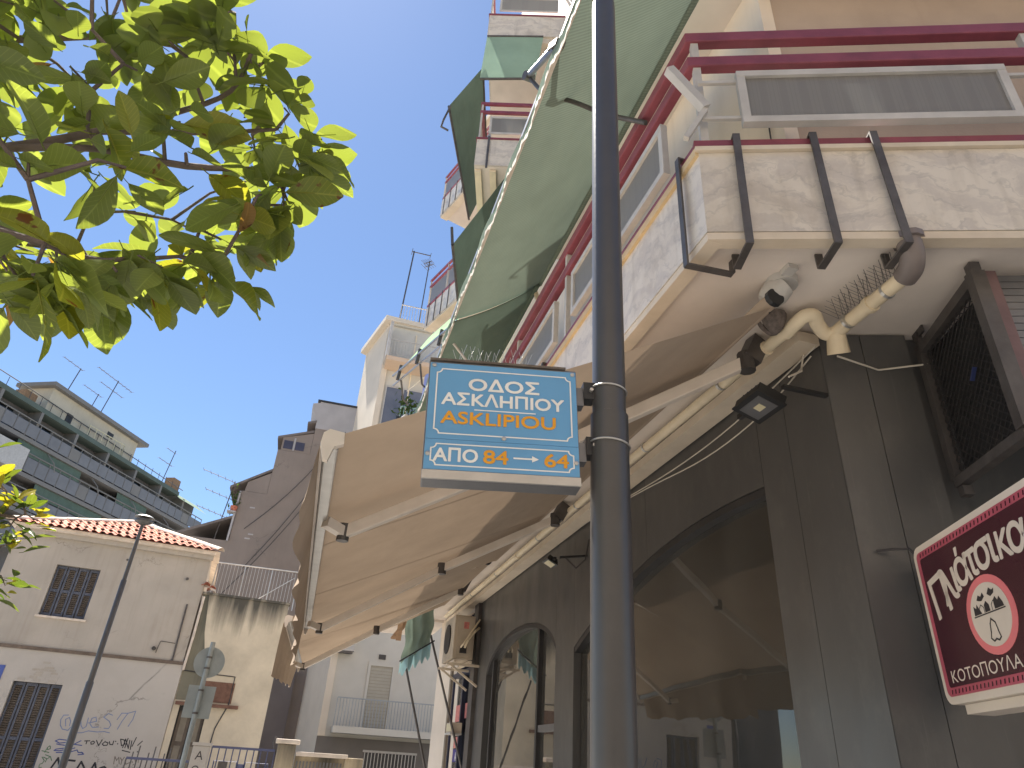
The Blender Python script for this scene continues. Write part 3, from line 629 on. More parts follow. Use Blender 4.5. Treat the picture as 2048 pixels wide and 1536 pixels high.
# ------------------------------------------------------------------ projecting shop sign
sg = thing('shop_sign', 'maroon light box sign with white Greek lettering and a pink ringed oval', 'sign', FF.p(.20,.5,1.95))
SX = Fr(FF.p(.20, .12, 0), 6.0+180, -1)            # a runs out from the facade, n faces the street
SX.n = -FF.a
_sp = SX.p; SX.p = lambda a, n, z: _sp(a*.8625, n, 1.955+(z-2)*.8625)
m_maroon = surf('maroon_acrylic', lin((70,30,42)), .25, .1, 3, bmp=.03)
m_rosebar = surf('rose_border', lin((186,88,104)), .4, .12, 5, bmp=0)
m_pink = surf('pink_print', lin((236,130,132)), .45, .08, 5, bmp=0)
m_ink = surf('ink_print', (.03,.025,.028), .5, .1, 5, bmp=0)
m_sgw = surf('sign_frame_white', lin((226,214,198)), .45, .08, 4, bmp=.05)
def rr(x0, x1, z0, z1, r, n):
    pts = []
    for cx, cz, t0 in ((x1-r,z1-r,0),(x0+r,z1-r,90),(x0+r,z0+r,180),(x1-r,z0+r,270)):
        for k in range(6): t = R(t0+k*18); pts.append(SX.p(cx+r*math.cos(t), n, cz+r*math.sin(t)))
    return pts
build('case', MB().prism(rr(.0,1.62,2.0,2.80,.06,-.16), SX.n*.16), m_sgw, sg)
build('bottom_tray', MB().box(SX, .1, 1.5, -.14, -.03, 1.955, 1.998), m_sgw, sg)
build('border', MB().prism(rr(.035,1.585,2.035,2.765,.035,.001), SX.n*.002), m_rosebar, sg)
build('face', MB().prism(rr(.075,1.545,2.075,2.725,.015,.0035), SX.n*.002), m_maroon, sg)
hm = MB()
for i in range(44):
    for z in (2.045, 2.735): hm.add([SX.p(.08+i*.034,.0042,z),SX.p(.09+i*.034,.0042,z),SX.p(.096+i*.034,.0042,z+.02),SX.p(.086+i*.034,.0042,z+.02)], [(0,1,2,3)])
build('border_hatching', hm, m_maroon, sg, kind='stuff')
for ch, x, z, rz, hgt in (('Π',.215,2.41,10,.19),('λ',.315,2.455,9,.165),('ι',.39,2.485,8,.155),('ά',.470,2.505,7,.165),('τ',.565,2.52,5,.155),('σ',.665,2.53,3,.16),('ι',.752,2.535,1,.16),('K',.838,2.535,-2,.118),('α',.945,2.53,-4,.16)):
    t = R(rz); ax = SX.a*math.cos(t)+Vector((0,0,math.sin(t))); upv = Vector((0,0,math.cos(t)))-SX.a*math.sin(t)
    lettering('lettering', ch, hgt*1.25, SX.p(x,.0062,z), ax, upv, m_sgw, sg, bold=.004)
lettering('lettering', 'ΚΟΤΟΠΟΥΛΑ', .070, SX.p(.425,.0062,2.093), SX.a, (0,0,1), m_sgw, sg, width=.53)
def oval(cx, cz, rx, rz_, n, m, nm): return build(nm, MB().prism([SX.p(cx+rx*math.cos(t*math.pi/20), n, cz+rz_*math.sin(t*math.pi/20)) for t in range(40)], SX.n*.0015), m, sg)
OX, OZ = .605, 2.335
oval(OX, OZ, .200, .174, .006, m_pink, 'oval_ring'); oval(OX, OZ, .160, .139, .008, m_sgw, 'oval_ground')
em = MB()
def blob(pts): em.add([SX.p(OX+x, .0103, OZ+z) for x, z in pts], [tuple(range(len(pts)))])
blob([(-.08,.075),(-.06,.095),(-.04,.085),(-.02,.10),(-.01,.08),(-.04,.065),(-.06,.068)]); blob([(.015,.085),(.04,.11),(.06,.095),(.08,.10),(.07,.08),(.04,.07)])
blob([(-.125,.012),(-.12,.055),(-.10,.04),(-.09,.06),(-.075,.035),(-.06,.012)]); blob([(-.03,.012),(-.03,.045),(-.01,.06),(.01,.04),(.012,.012)]); blob([(.05,.012),(.05,.05),(.07,.065),(.085,.045),(.10,.06),(.12,.03),(.125,.012)])
em.ribbon(SX, [(OX-.13,OZ+.006),(OX+.13,OZ+.006)], .006, .0104)
for x in (-.075, .03):
    em.ribbon(SX, [(OX+x,OZ+.012),(OX+x,OZ+.035),(OX+x+.02,OZ+.05),(OX+x+.04,OZ+.035),(OX+x+.04,OZ+.012)], .004, .0104)
em.ribbon(SX, [(OX-.005,OZ-.02),(OX-.02,OZ-.04),(OX-.028,OZ-.075),(OX-.04,OZ-.10),(OX-.02,OZ-.115),(OX+.0,OZ-.108),(OX+.02,OZ-.116),(OX+.04,OZ-.105),(OX+.03,OZ-.075),(OX+.022,OZ-.04),(OX-.005,OZ-.02)], .007, .0104)
build('emblem_drawing', em, m_ink, sg)
build('sign_bracket', MB().bar(SX.p(.1,-.08,2.55), SX.p(.1,-.25,2.55), .04, .04), m_dark, sg)
build('sign_bracket', MB().bar(SX.p(.1,-.08,2.2), SX.p(.1,-.25,2.2), .04, .04), m_dark, sg)
build('sign_cable', MB().tube([FF.p(.22,.13,2.60),FF.p(.20,.10,2.66),FF.p(.14,.05,2.67),FF.p(.08,.012,2.67)], .007, 6), m_cable, sg)

# ------------------------------------------------------------------ tan shop awnings
def lerp(a, b, t): return a+(b-a)*t
def awning(name, label, s0, s1, roll, front0, front1, arms, drops, seed):
    """fabric from a roller at (n, z) to a front bar between two (n, z) ends; arms are (shoulder, elbow, tip)"""
    t = thing(name, label, 'awning', SF.p((s0+s1)/2, roll[0], roll[1])); rn = random.Random(seed)
    def fab(u, v):
        s = lerp(s0, s1, u); fn, fz = lerp(front0[0], front1[0], u), lerp(front0[1], front1[1], u)
        n = lerp(roll[0], fn, v); z = lerp(roll[1]-.04, fz+.02, v) - .012*math.sin(v*math.pi)*(.6+.4*math.sin(u*math.pi)) + .004*math.sin(u*23)*math.sin(v*3)
        return SF.p(s, n, z)
    build('canopy_cloth', MB().grid(60, 24, fab), m_tan, t, smooth=True)
    k = int((s1-s0)/2.2)
    for i in range(1, k+1):
        u = i/(k+1); pts = [fab(u, j/16)-Vector((0,0,.0022)) for j in range(17)]
        sm = MB()
        for j in range(16): sm.bar(pts[j], pts[j+1], .018, .0006)
        build('seam', sm, m_tan, t)
    build('roller', MB().tube([SF.p(s0-.02, roll[0], roll[1]), SF.p(s1+.02, roll[0], roll[1])], .042, 14), m_tan, t, smooth=True)
    build('roller_cap', MB().tube([SF.p(s0-.05, roll[0], roll[1]), SF.p(s0-.02, roll[0], roll[1])], .05, 12), m_black, t)
    A = SF.p(s0, *front0); Bp = SF.p(s1, *front1)
    build('front_bar', MB().bar(A, Bp, .055, .06), m_alu, t, bevel=.008)
    build('front_bar_lip', MB().bar(A+SF.n*.034-Vector((0,0,.02)), Bp+SF.n*.034-Vector((0,0,.02)), .012, .03), m_armwhite, t)
    cap = [(-.04,.032),(.015,.038),(.036,.02),(.04,-.02),(.022,-.085),(.004,-.09),(-.012,-.03),(-.045,-.014)]
    build('end_cap', MB().prism([A+SF.n*x+Vector((0,0,z)) for x, z in cap], -SF.a*.03), m_armwhite, t)
    build('end_cap', MB().prism([Bp+SF.n*x+Vector((0,0,z)) for x, z in cap], SF.a*.03), m_armwhite, t)
    def val(u, v):
        fn, fz = lerp(front0[0], front1[0], u), lerp(front0[1], front1[1], u); s = lerp(s0, s1, u)
        d = lerp(drops[0], drops[1], u)*(1+.05*math.sin(u*27+seed)+.02*math.sin(u*61))
        return SF.p(s+.01*math.sin(u*50)*v, fn+.040+.03*v+.016*math.sin(u*29+v*2+seed)*v+.010*math.sin(u*67)*v, fz-.02-d*v)
    build('valance', MB().grid(90, 8, val), m_tan, t, smooth=True)
    for sh_, el, tip in arms:
        sh_, el, tip = SF.p(*sh_), SF.p(*el), SF.p(*tip)
        a = build('folding_arm', MB().bar(sh_, el, .055, .075), m_armwhite, t, bevel=.008)
        build('forearm', MB().bar(el-Vector((0,0,.005)), tip, .05, .065), m_armwhite, a, bevel=.008)
        d = (el-sh_).normalized()
        build('elbow', MB().tube([el-Vector((0,0,.055)), el+Vector((0,0,.05))], .045, 12), m_steel, a)
        build('shoulder_bracket', MB().tube([sh_-Vector((0,0,.06)), sh_+Vector((0,0,.06))], .05, 10), m_steel, a)
        build('wall_plate', MB().bar(sh_-d*.02, SF.p((sh_-SF.o).dot(SF.a), (sh_-SF.o).dot(SF.n)-.10, 3.97), .09, .11), m_steel, a)
        build('tip_joint', MB().tube([tip-Vector((0,0,.045)), tip+Vector((0,0,.045))], .032, 10), m_steel, a)
        fb_ = SF.p((tip-SF.o).dot(SF.a)-.08, (tip-SF.o).dot(SF.n)+.10, tip.z+.02)
        build('tip_fork', MB().bar(tip, fb_, .05, .05), m_armwhite, a)
    return t
awning('shop_awning', 'near tan folding arm awning stretched over the shop front beside the street sign', -.33, 5.3, (.57,3.86), (2.66,2.65), (2.62,2.84),
       [((.17,.40,3.80),(.62,1.40,3.26),(.80,2.53,2.63)), ((3.44,.45,3.80),(3.9,1.457,3.29),(4.0,2.51,2.63))], (.22,.42), 3)
awning('shop_awning', 'further tan folding arm awning beyond the first along the street', 5.5, 8.25, (.62,3.85), (2.84,2.92), (2.62,2.74),
       [((6.95,.63,3.78),(7.0,1.72,3.14),(7.2,2.58,2.62))], (.55,.28), 9)

# ------------------------------------------------------------------ green balcony awnings
def green_awning(name, label, s0, s1, r0, f0, m, scallop=True, tag_cat='awning', fr=SF, vd=.16):
    t = thing(name, label, tag_cat, fr.p((s0+s1)/2, *r0))
    def fab(u, v): return fr.p(lerp(s0, s1, u), lerp(r0[0], f0[0], v), lerp(r0[1], f0[1], v)-.05*math.sin(v*math.pi)+.008*math.sin(u*(s1-s0)*4)*v)
    build('canopy_cloth', MB().grid(40, 16, fab), m, t, smooth=True)
    build('roller', MB().tube([fr.p(s0, r0[0], r0[1]+.02), fr.p(s1, r0[0], r0[1]+.02)], .04, 10), m, t, smooth=True)
    build('front_bar', MB().bar(fr.p(s0, *f0), fr.p(s1, *f0), .04, .045), m_alu, t)
    k = int((s1-s0)*40)
    def val(u, v): return fr.p(lerp(s0, s1, u), f0[0]+.024+.012*math.sin(u*31), f0[1]-.0-v*(vd*(.72+.28*abs(math.sin(u*(s1-s0)*9)))+.01*math.sin(u*77)))
    build('valance', MB().grid(k, 3, val), m, t)
    def br(u, v): return fr.p(lerp(s0, s1, u), f0[0]+.027+.010*math.sin(u*31)+.003*math.sin(u*311), f0[1]-vd*(.72+.28*abs(math.sin(u*(s1-s0)*9)))-.01*math.sin(u*77)+(.5-v)*(.045+.015*math.sin(u*211)))
    build('valance_braid', MB().grid(k, 1, br), m_valance, t)
    return t
ga = green_awning('balcony_awning', 'large green striped awning above the first floor balcony right beside the lamp post', -.95, 3.55, (.70,6.75), (1.70,5.98), m_green)
def arm_pts(*q): return [SF.p(*x) for x in q]
build('drop_arm', MB().tube(curve(arm_pts((.02,1.06,5.47),(.25,1.25,5.75),(.45,1.42,6.05),(.60,1.55,6.25),(.72,1.62,6.45),(.80,1.70,6.68))), .018, 10), m_steel, ga, smooth=True)
build('drop_arm', MB().tube(arm_pts((.80,1.70,6.70),(.05,1.72,6.02)), .026, 10), m_grey, ga, smooth=True)
build('arm_joint', MB().tube(arm_pts((.82,1.66,6.70),(.80,1.74,6.68)), .04, 10), m_steel, ga)
build('arm_joint', MB().bar(SF.p(.10,1.72,6.07), SF.p(-.02,1.70,5.98), .07, .05), m_steel, ga)
gb = green_awning('balcony_awning', 'darker green awning over the balcony further along behind the blue street sign', 3.50, 8.6, (.74,6.69), (1.70,5.93), m_greend)  # darker canvas colour stands in for the shade where the awnings overlap
build('roller_bracket', MB().bar(SF.p(3.63,.75,6.78), SF.p(3.63,.60,6.4), .05, .04), m_pvc, gb)
build('drop_arm', MB().tube(arm_pts((4.0,1.06,5.5),(3.9,1.35,5.62),(3.8,1.62,5.84)), .016, 8), m_white, gb)
# side curtains of the higher balconies
def sheet(name, label, quad, m, parent=None, sag=.04, cat='awning', bars=True):
    q = [Vector(x) for x in quad]; nrm = (q[1]-q[0]).cross(q[3]-q[0]).normalized()
    t = thing(name, label, cat, q[0])
    build('canopy_cloth', MB().grid(14, 14, lambda u, v: q[0].lerp(q[1], u).lerp(q[3].lerp(q[2], u), v) + nrm*sag*math.sin(u*math.pi)*math.sin(v*math.pi)), m, t, smooth=True)
    if bars:
        build('edge_bar', MB().tube([q[3], q[2]], .022, 8), m_steel, t); build('edge_bar', MB().tube([q[0], q[1]], .022, 8), m_steel, t)
    return t
sheet('curtain_awning', 'pale green drop curtain hanging below the topmost marble balcony', [UF.p(-.05,-1.0,13.32), UF.p(-.05,.03,13.28), UF.p(-.06,.07,12.06), UF.p(-.06,-.9,12.12)], fabric('sea_green_canvas', lin((150,176,158)), .22, var=.1))
sheet('curtain_awning', 'dark green awning leaning out beside the third floor balcony', [UF.p(.0,.05,12.46), UF.p(2.7,.05,12.46), UF.p(2.73,.36,11.38), UF.p(0,.55,11.40)], m_greend, sag=.03)
sheet('curtain_awning', 'dark green awning slanting down below the third floor marble balcony', [UF.p(0,-.60,9.94), UF.p(1.4,-.60,9.94), UF.p(1.4,.20,8.34), UF.p(0,.18,8.34)], m_greend, sag=.03)
build('awning_lever', MB().tube([UF.p(0,.52,11.40), UF.p(-.02,.60,11.02), UF.p(-.02,.62,10.86), UF.p(0,.50,10.80)], .018, 8), m_steel, label='bent crank lever on the dark green leaning awning', cat='crank')
build('awning_stub', MB().tube([UF.p(0,.18,8.34), UF.p(-.02,.22,8.66)], .022, 8), m_steel, label='short steel stub standing on the slanting green awning', cat='bracket')
wa = thing('folding_awning', 'pale green awning on folding arms glowing in the sun below the far wing', 'awning', WF.p(-1,0,8.6))
build('canopy_cloth', MB().grid(20, 8, lambda u, v: WF.p(lerp(-2.9,-.55,u), lerp(.10,.70,v), lerp(9.55,8.42,v)-.03*math.sin(v*math.pi))), m_greenl, wa, smooth=True)
build('front_bar', MB().bar(WF.p(-3.0,.72,8.40), WF.p(-.45,.72,8.40), .035, .035), m_alu, wa)
build('front_bar', MB().bar(WF.p(-3.0,.66,8.22), WF.p(-.40,.66,8.22), .03, .03), m_alu, wa)
for a in (-2.4, -1.55, -.75):
    build('arm_knuckle', MB().tube([WF.p(a,.70,8.52), WF.p(a+.03,.72,8.2)], .035, 8), m_steel, wa)
    build('arm_strut', MB().tube([WF.p(a,.66,8.22), WF.p(a+.25,.45,7.95), WF.p(a+.3,.3,7.9)], .02, 6), m_steel, wa)
wb = thing('bare_awning_frame', 'bare white awning arm sticking out below the pale green awning', 'awning arm', WF.p(-.6,.7,7.3))
build('arm_tube', MB().tube([WF.p(-.2,.72,7.12), WF.p(-1.5,.76,7.10)], .03, 8), m_white, wb)
build('arm_knuckle', MB().tube([WF.p(-.2,.72,7.05), WF.p(-.2,.72,7.2)], .06, 8), m_steel, wb); build('arm_knuckle', MB().tube([WF.p(-1.1,.74,7.05), WF.p(-1.1,.74,7.22)], .05, 8), m_black, wb)
build('arm_strut', MB().tube([WF.p(-.2,.72,7.08), WF.p(-.5,.6,6.75)], .018, 6), m_steel, wb)
build('sheet_line', MB().tube([WF.p(-2.6,.30,8.27), WF.p(-.3,.30,8.27)], .012, 5), m_rope, wa)
build('hanging_sheet', MB().grid(10, 10, lambda u, v: WF.p(-1.05-.55*u, .30+.03*math.sin(u*9), 8.25-1.35*v+.1*u)), fabric('periwinkle_sheet', lin((150,160,226)), .4), label='periwinkle blue bed sheet hung out below the pale green awning', cat='sheet')

# ------------------------------------------------------------------ air conditioner, canvas and props by the second shop
ac = thing('air_conditioner', 'dusty outdoor air conditioner unit on brackets above the second shop', 'air conditioner', SF.p(8.6,.25,3.0))
m_acw = surf('ac_paint', lin((190,176,156)), .6, .12, 4, grime=.35, grimec=lin((110,92,74)))
build('case', MB().box(SF, 8.05, 8.85, .12, .44, 3.02, 3.66), m_acw, ac, bevel=.012)
build('side_panel', MB().box(SF, 8.03, 8.048, .16, .40, 3.06, 3.62), m_acw, ac)
build('warning_label', MB().box(SF, 8.026, 8.0295, .22, .30, 3.46, 3.56), m_rose, ac)
build('service_valve', MB().box(SF, 7.99, 8.029, .24, .34, 3.10, 3.20), m_dark, ac)
build('fan_guard', MB().tube([SF.p(8.5,.441,3.35), SF.p(8.5,.46,3.35)], .22, 18), m_dark, ac)
build('pipe', MB().tube(sw_((8.0,.27,3.18),(7.94,.24,3.28),(7.96,.14,3.42),(8.1,.04,3.5)), .02, 8), m_pvc, ac); build('pipe', MB().tube(sw_((8.0,.33,3.18),(7.92,.31,3.22),(7.93,.2,3.4),(8.05,.05,3.62)), .014, 8), m_pvc, ac)
for n in (.16, .40): build('bracket_rail', MB().box(SF, 8.0, 8.95, n-.02, n+.02, 2.965, 3.0), m_trim, ac)
for s in (8.1, 8.8):
    build('bracket_arm', MB().box(SF, s-.02, s+.02, .0, .50, 2.93, 2.963), m_trim, ac); build('bracket_strut', MB().bar(SF.p(s,.45,2.94), SF.p(s,.01,2.66), .03, .03), m_trim, ac)
cl = thing('canvas_scrap', 'ragged teal canvas blind hanging in front of the second shop', 'blind', SF.p(9,.8,3.3))
m_teal = fabric('teal_canvas', lin((128,142,128)), .2, var=.25); m_tealb = fabric('teal_plastic', lin((150,182,184)), .25, var=.15)
build('cloth', MB().grid(16, 14, lambda u, v: SF.p(8.7+.35*math.sin(v*2)*.3+.05*math.sin(u*11), lerp(.66,1.10,u)+.02*math.sin(v*9), lerp(3.92,3.60,u)-v*(.62+.03*math.sin(u*14)))), m_teal, cl, smooth=True)
build('lower_cloth', MB().grid(20, 6, lambda u, v: SF.p(8.76+.04*math.sin(u*15), lerp(.66,1.12,u), lerp(3.30,2.98,u)-v*(.20+.05*math.sin(u*31)+.03*math.sin(u*63)))), m_tealb, cl, smooth=True)
build('spreader', MB().tube([SF.p(8.70,.62,3.34), SF.p(8.70,1.14,2.98)], .012, 6), m_black, cl)
build('canvas_prop', MB().tube([SF.p(9.0,.98,2.92), SF.p(9.0,.42,1.30)], .018, 8), m_steel, label='left dark prop pole leaning below the teal canvas', cat='pole')
build('canvas_prop', MB().tube([SF.p(8.9,.66,3.45), SF.p(8.9,-.05,1.55)], .018, 8), m_steel, label='right dark prop pole leaning from the teal canvas to the shop window', cat='pole')
bc = thing('broken_canopy', 'broken timber and tin canopy edge beyond the teal canvas', 'canopy', SF.p(11,1,3.7))
rn = random.Random(5)
m_wood = surf('old_timber', lin((150,120,92)), .9, .3, 8, bscale=30, bmp=.6); m_tin = surf('rusty_tin', lin((120,96,80)), .7, .35, 6, bmp=.4)
for i in range(9):
    a = 10.6+rn.random()*.8; n0 = .3+i*.13
    build('plank', MB().bar(SF.p(a,n0,3.92+rn.uniform(-.05,.05)), SF.p(a+.5,n0+rn.uniform(-.1,.25),3.78+rn.uniform(-.12,.1)), .10, .03), rn.choice((m_wood, m_tin, m_trim)), bc)
build('soffit_board', MB().box(SF, 10.55, 12.4, .1, 1.35, 3.95, 4.0), m_soffit, bc)
build('soffit_lamp', MB().tube(sw_((8.35,.75,3.999),(8.35,.75,3.94)), .07, 12), m_dark, label='small round soffit lamp beside the teal canvas', cat='lamp')
for i, (s0_, label) in enumerate(((8.35, 'white wall box lamp over the second shop door'),)):
    lb = thing('box_lamp', label, 'lamp', SF.p(9.1,.1,2.1))
    build('housing', MB().box(SF, 8.95, 9.35, .0, .16, 2.06, 2.2), m_trim, lb); build('diffuser', MB().box(SF, 8.98, 9.32, .161, .17, 2.08, 2.18), m_lamp_glass, lb); build('tray', MB().box(SF, 8.93, 9.37, .0, .18, 2.03, 2.056), m_white, lb)

# ------------------------------------------------------------------ lamp post
lp = thing('lamp_post', 'tall dark blue grey stepped lamp post standing in front of the shop', 'lamp post', (.303,1.86,.13))
def pz(z): return Vector((.303,1.86,z))
build('lower_tube', MB().tube([pz(.13), pz(.30), pz(.301), pz(2.535), pz(2.555), pz(2.558)], [.085,.085,.0575,.0575,.0575,.052], 28), m_post, lp, smooth=True)
build('middle_tube', MB().tube([pz(2.55), pz(4.62), pz(4.66), pz(4.665)], [.0515,.0515,.050,.044], 28), m_post, lp, smooth=True)
build('upper_tube', MB().tube([pz(4.66), pz(6.4), pz(6.6)], [.043,.043,.03], 24), m_post, lp, smooth=True)
build('lamp_head', MB().tube([pz(6.55), pz(6.6), pz(6.75), pz(6.8)], [.05,.26,.22,.02], 20), m_post, lp, smooth=True)
# ------------------------------------------------------------------ street name sign
ss = thing('street_sign', 'blue street name sign with white and orange Greek lettering clamped to the lamp post', 'street sign', (-.02,1.80,2.28))
sx = Vector((math.sin(R(84))*math.cos(R(2.9)), math.cos(R(84))*math.cos(R(2.9)), math.sin(R(2.9))))
sn = Vector((math.cos(R(84)), -math.sin(R(84)), 0)); sn = Vector((.1045,-.9945,0)); su = sx.cross(sn)*-1
if su.z < 0: su = -su
O = Vector((-.2495,1.779,2.660))                   # upper left corner of the blue plate
def sp(x, y, d=0.0): return O + sx*x - su*y*.928 + sn*d    # x to the right, y down, d towards the viewer
def plate(x0, x1, y0, y1, d0, d1): return MB().hexa([sp(x,y,d) for d in (d0,d1) for x, y in ((x0,y0),(x1,y0),(x1,y1),(x0,y1))])
Wd = .446
build('box_frame', plate(-.004, Wd+.004, -.010, .402, -.075, -.006), m_grey, ss, bevel=.003)
build('top_cap', plate(-.002, Wd-.03, -.018, -.011, -.078, .001), surf('dirty_cap', lin((110,100,90)), .8, .3, 20), ss)
build('bottom_strip', plate(-.003, Wd+.003, .374, .4015, -.005, .003), m_alu, ss)
build('name_plate', plate(0, Wd, 0, .2705, -.005, .0), m_sblue, ss)
build('number_plate', plate(0, Wd, .272, .372, -.005, .001), m_sblue, ss)
def border(x0, x1, y0, y1, d, w=.0042, c=.016):
    mb = MB(); pts = [(x0+c,y0),(x1-c,y0)]
    def nick(cx, cy, t0, t1): return [(cx+c*.9*math.cos(R(t0+(t1-t0)*k/6)), cy+c*.9*math.sin(R(t0+(t1-t0)*k/6))) for k in range(7)]
    loop = [(x0+c,y0),(x1-c,y0)]+nick(x1,y0,180,90)+[(x1,y0+c),(x1,y1-c)]+nick(x1,y1,270,180)+[(x1-c,y1),(x0+c,y1)]+nick(x0,y1,0,-90)+[(x0,y1-c),(x0,y0+c)]+nick(x0,y0,90,0)
    for i in range(len(loop)):
        (xa, ya), (xb, yb) = loop[i], loop[(i+1) % len(loop)]; L = math.hypot(xb-xa, yb-ya)
        if L < 1e-5: continue
        dx, dy = (xb-xa)/L, (yb-ya)/L; px, py = -dy*w/2, dx*w/2; xa -= dx*w*.3; ya -= dy*w*.3; xb += dx*w*.3; yb += dy*w*.3; dd = d+(i % 2)*.0002
        mb.add([sp(xa+px,ya+py,dd),sp(xb+px,yb+py,dd),sp(xb-px,yb-py,dd),sp(xa-px,ya-py,dd)], [(0,1,2,3)])
    return mb
build('border_line', border(.022, .428, .022, .252, .0012), m_swhite, ss); build('border_line', border(.018, .430, .288, .358, .0022), m_swhite, ss)
def slet(t, size, x, y, m, bold, width, d=.0014): return lettering('lettering', t, size*.928, sp(x, y, d), sx, su, m, ss, bold=bold, width=width)
slet('ΟΔΟΣ', .060, .225, .094, m_swhite, .0016, .212)
slet('ΑΣΚΛΗΠΙΟΥ', .060, .223, .150, m_swhite, .0014, .366)
slet('ASKLIPIOU', .060, .212, .216, m_sorange, .0014, .338)
build('rule_line', plate(.137, .320, .1625, .166, .0010, .0014), m_swhite, ss)
slet('ΑΠΟ', .060, .090, .344, m_swhite, .0014, .125, .0024); slet('84', .062, .203, .344, m_sorange, .0014, .070, .0024); slet('64', .062, .379, .344, m_sorange, .0014, .070, .0024)
ar = MB(); q = lambda x, y: sp(x, y, .0024)
ar.add([q(.254,.3193),q(.308,.3193),q(.308,.3115),q(.328,.322),q(.308,.3325),q(.308,.3247),q(.254,.3247)], [(0,1,2,3,4,5,6)]); build('arrow', ar, m_swhite, ss)
for x, y, d in ((.012,.010,.0),(.436,.010,.0),(.226,.258,.0),(.010,.322,.001),(.437,.326,.001)):
    build('screw', MB().tube([sp(x,y,d+.0005), sp(x,y,d+.004), sp(x,y,d+.006)], [.007,.0065,.003], 12), m_alu, ss, smooth=True)
for y in (.075, .275):
    build('mounting_bracket', plate(Wd+.004, Wd+.028, y-.032, y+.034, -.062, -.022), m_grey, ss)
    build('clamp', plate(Wd+.028, Wd+.062, y-.05, y+.012, -.06, -.012), m_black, ss)
    build('clamp_bolt', MB().tube([sp(Wd+.05,y-.018,-.012), sp(Wd+.05,y-.018,.0)], .006, 6), m_alu, ss)
    zc = sp(Wd+.09, y-.026, 0).z; tilt = .06; rr_ = .0545 if zc > 2.556 else .060
    build('steel_strap', MB().tube([Vector((.303+rr_*math.cos(t*math.pi/16), 1.86+rr_*math.sin(t*math.pi/16), zc-.0-.10*rr_*math.cos(t*math.pi/16))) for t in range(33)], .0032, 6, False), m_alu, ss)
ps, ds = [], []
for i in range(9):
    p = sp(.085+i*.026, -.018, -.04)
    for k, l in ((-.022,.06),(.02,.065),(.004,.045)): ps.append(p); ds.append(sx*k + Vector((0,0,1))*l*(1+.15*math.sin(i*5+k*90)) + sn*.01)
spike_run('bird_spikes', 'thin crossed steel bird spikes along the top of the blue street sign', ps, ds, m_alu, .0007)

# ------------------------------------------------------------------ old two-storey house with tiled roof
m_hwall = surf('aged_render', lin((180,171,159)), .9, .12, .9, bscale=24, bmp=.4, streak=.22, grime=.35, grimec=lin((140,124,106)), crack=.8)
m_hlow = surf('white_limewash', lin((184,177,168)), .9, .08, .9, bscale=26, bmp=.4, grime=.3, grimec=lin((150,138,122)), crack=.8)
m_shut = surf('blue_grey_shutter', lin((86,90,102)), .7, .2, 9, bmp=.2); m_shutd = surf('rotten_shutter', lin((96,86,76)), .85, .3, 7, bmp=.4)
m_tile = surf('clay_tile', lin((196,120,96)), .85, .22, 5, bscale=50, bmp=.3, rnd=.28, grime=.3, grimec=lin((150,128,108)))
m_mortar = surf('lime_mortar', lin((214,200,184)), .9, .2, 6, bscale=20, bmp=.6)
m_stain = stainwall('stained_cream_render', lin((202,190,168)), 5.45, 1.9)
m_brick = surf('exposed_brick', lin((116,86,72)), .95, .3, 9, bscale=30, bmp=.8)
hs = thing('old_house', 'old two storey house with clay tiled roof closed shutters and graffiti', 'house', HF.p(0,-2.4,0))
def wall_with_hole(fr, a0, a1, z0, z1, h, n0=-.3, n1=0.0):
    ha0, ha1, hz0, hz1 = h; mb = MB()
    mb.box(fr, a0, ha0, n0, n1, z0, z1); mb.box(fr, ha1, a1, n0, n1, z0, z1)
    if hz0 > z0: mb.box(fr, ha0, ha1, n0, n1, z0, hz0)
    mb.box(fr, ha0, ha1, n0, n1, hz1, z1); return mb
build('wall', wall_with_hole(HF, -2.4, 2.42, 3.56, 6.50, (-1.24,-.2,4.35,5.64)), m_hwall, hs)
build('wall', wall_with_hole(HF, -2.4, 2.45, 0, 3.555, (-1.22,-.15,.1,2.80), -.3, .015), m_hlow, hs)
build('side_wall', MB().box(HF, 2.12, 2.42, -4.8, -.305, 0, 6.5), m_hwall, hs); build('side_wall', MB().box(HF, -2.4, -2.1, -4.8, -.305, 0, 6.5), m_hwall, hs); build('rear_wall', MB().box(HF, -2.09, 2.11, -4.8, -4.5, 0, 6.5), m_hwall, hs)
build('string_course', MB().box(HF, -2.41, 2.46, .016, .05, 3.52, 3.60), surf('dark_course', lin((112,98,86)), .9, .3, 6), hs)
build('cornice', MB().box(HF, -2.45, 2.47, .001, .14, 6.30, 6.495), m_hwall, hs); build('cornice', MB().box(HF, -2.50, 2.52, .142, .24, 6.42, 6.50), m_mortar, hs)
def shutters(par_name, a0, a1, z0, z1, leaves, n=-.12):
    w = build(par_name, MB().box(HF, a0, a1, n-.08, n-.03, z0, z1), m_shutd, hs)
    k = (a1-a0)/leaves
    for i in range(leaves):
        x0 = a0+k*i+.012; x1 = a0+k*(i+1)-.012; f = MB(); t = .045
        for zz in (z0+.02, (z0+z1)/2-.03, z1-.08): f.box(HF, x0, x1, n-.02, n+.012, zz, zz+.07)
        f.box(HF, x0, x0+t, n-.021, n+.014, z0+.02, z1-.01); f.box(HF, x1-t, x1, n-.021, n+.014, z0+.02, z1-.01)
        l = build('shutter_leaf', f, m_shut, w)
        for j in range(2):
            za = z0+.10 if j == 0 else (z0+z1)/2+.05; zb = (z0+z1)/2-.04 if j == 0 else z1-.09; s_ = MB(); c = max(5, int((zb-za)/.05))
            for q_ in range(c): s_.bar(HF.p(x0+t,n-.006,za+(zb-za)*(q_+.5)/c), HF.p(x1-t,n-.006,za+(zb-za)*(q_+.5)/c), .02, .03, (0,.3,1))
            build('slats', s_, m_shutd, l)
    return w
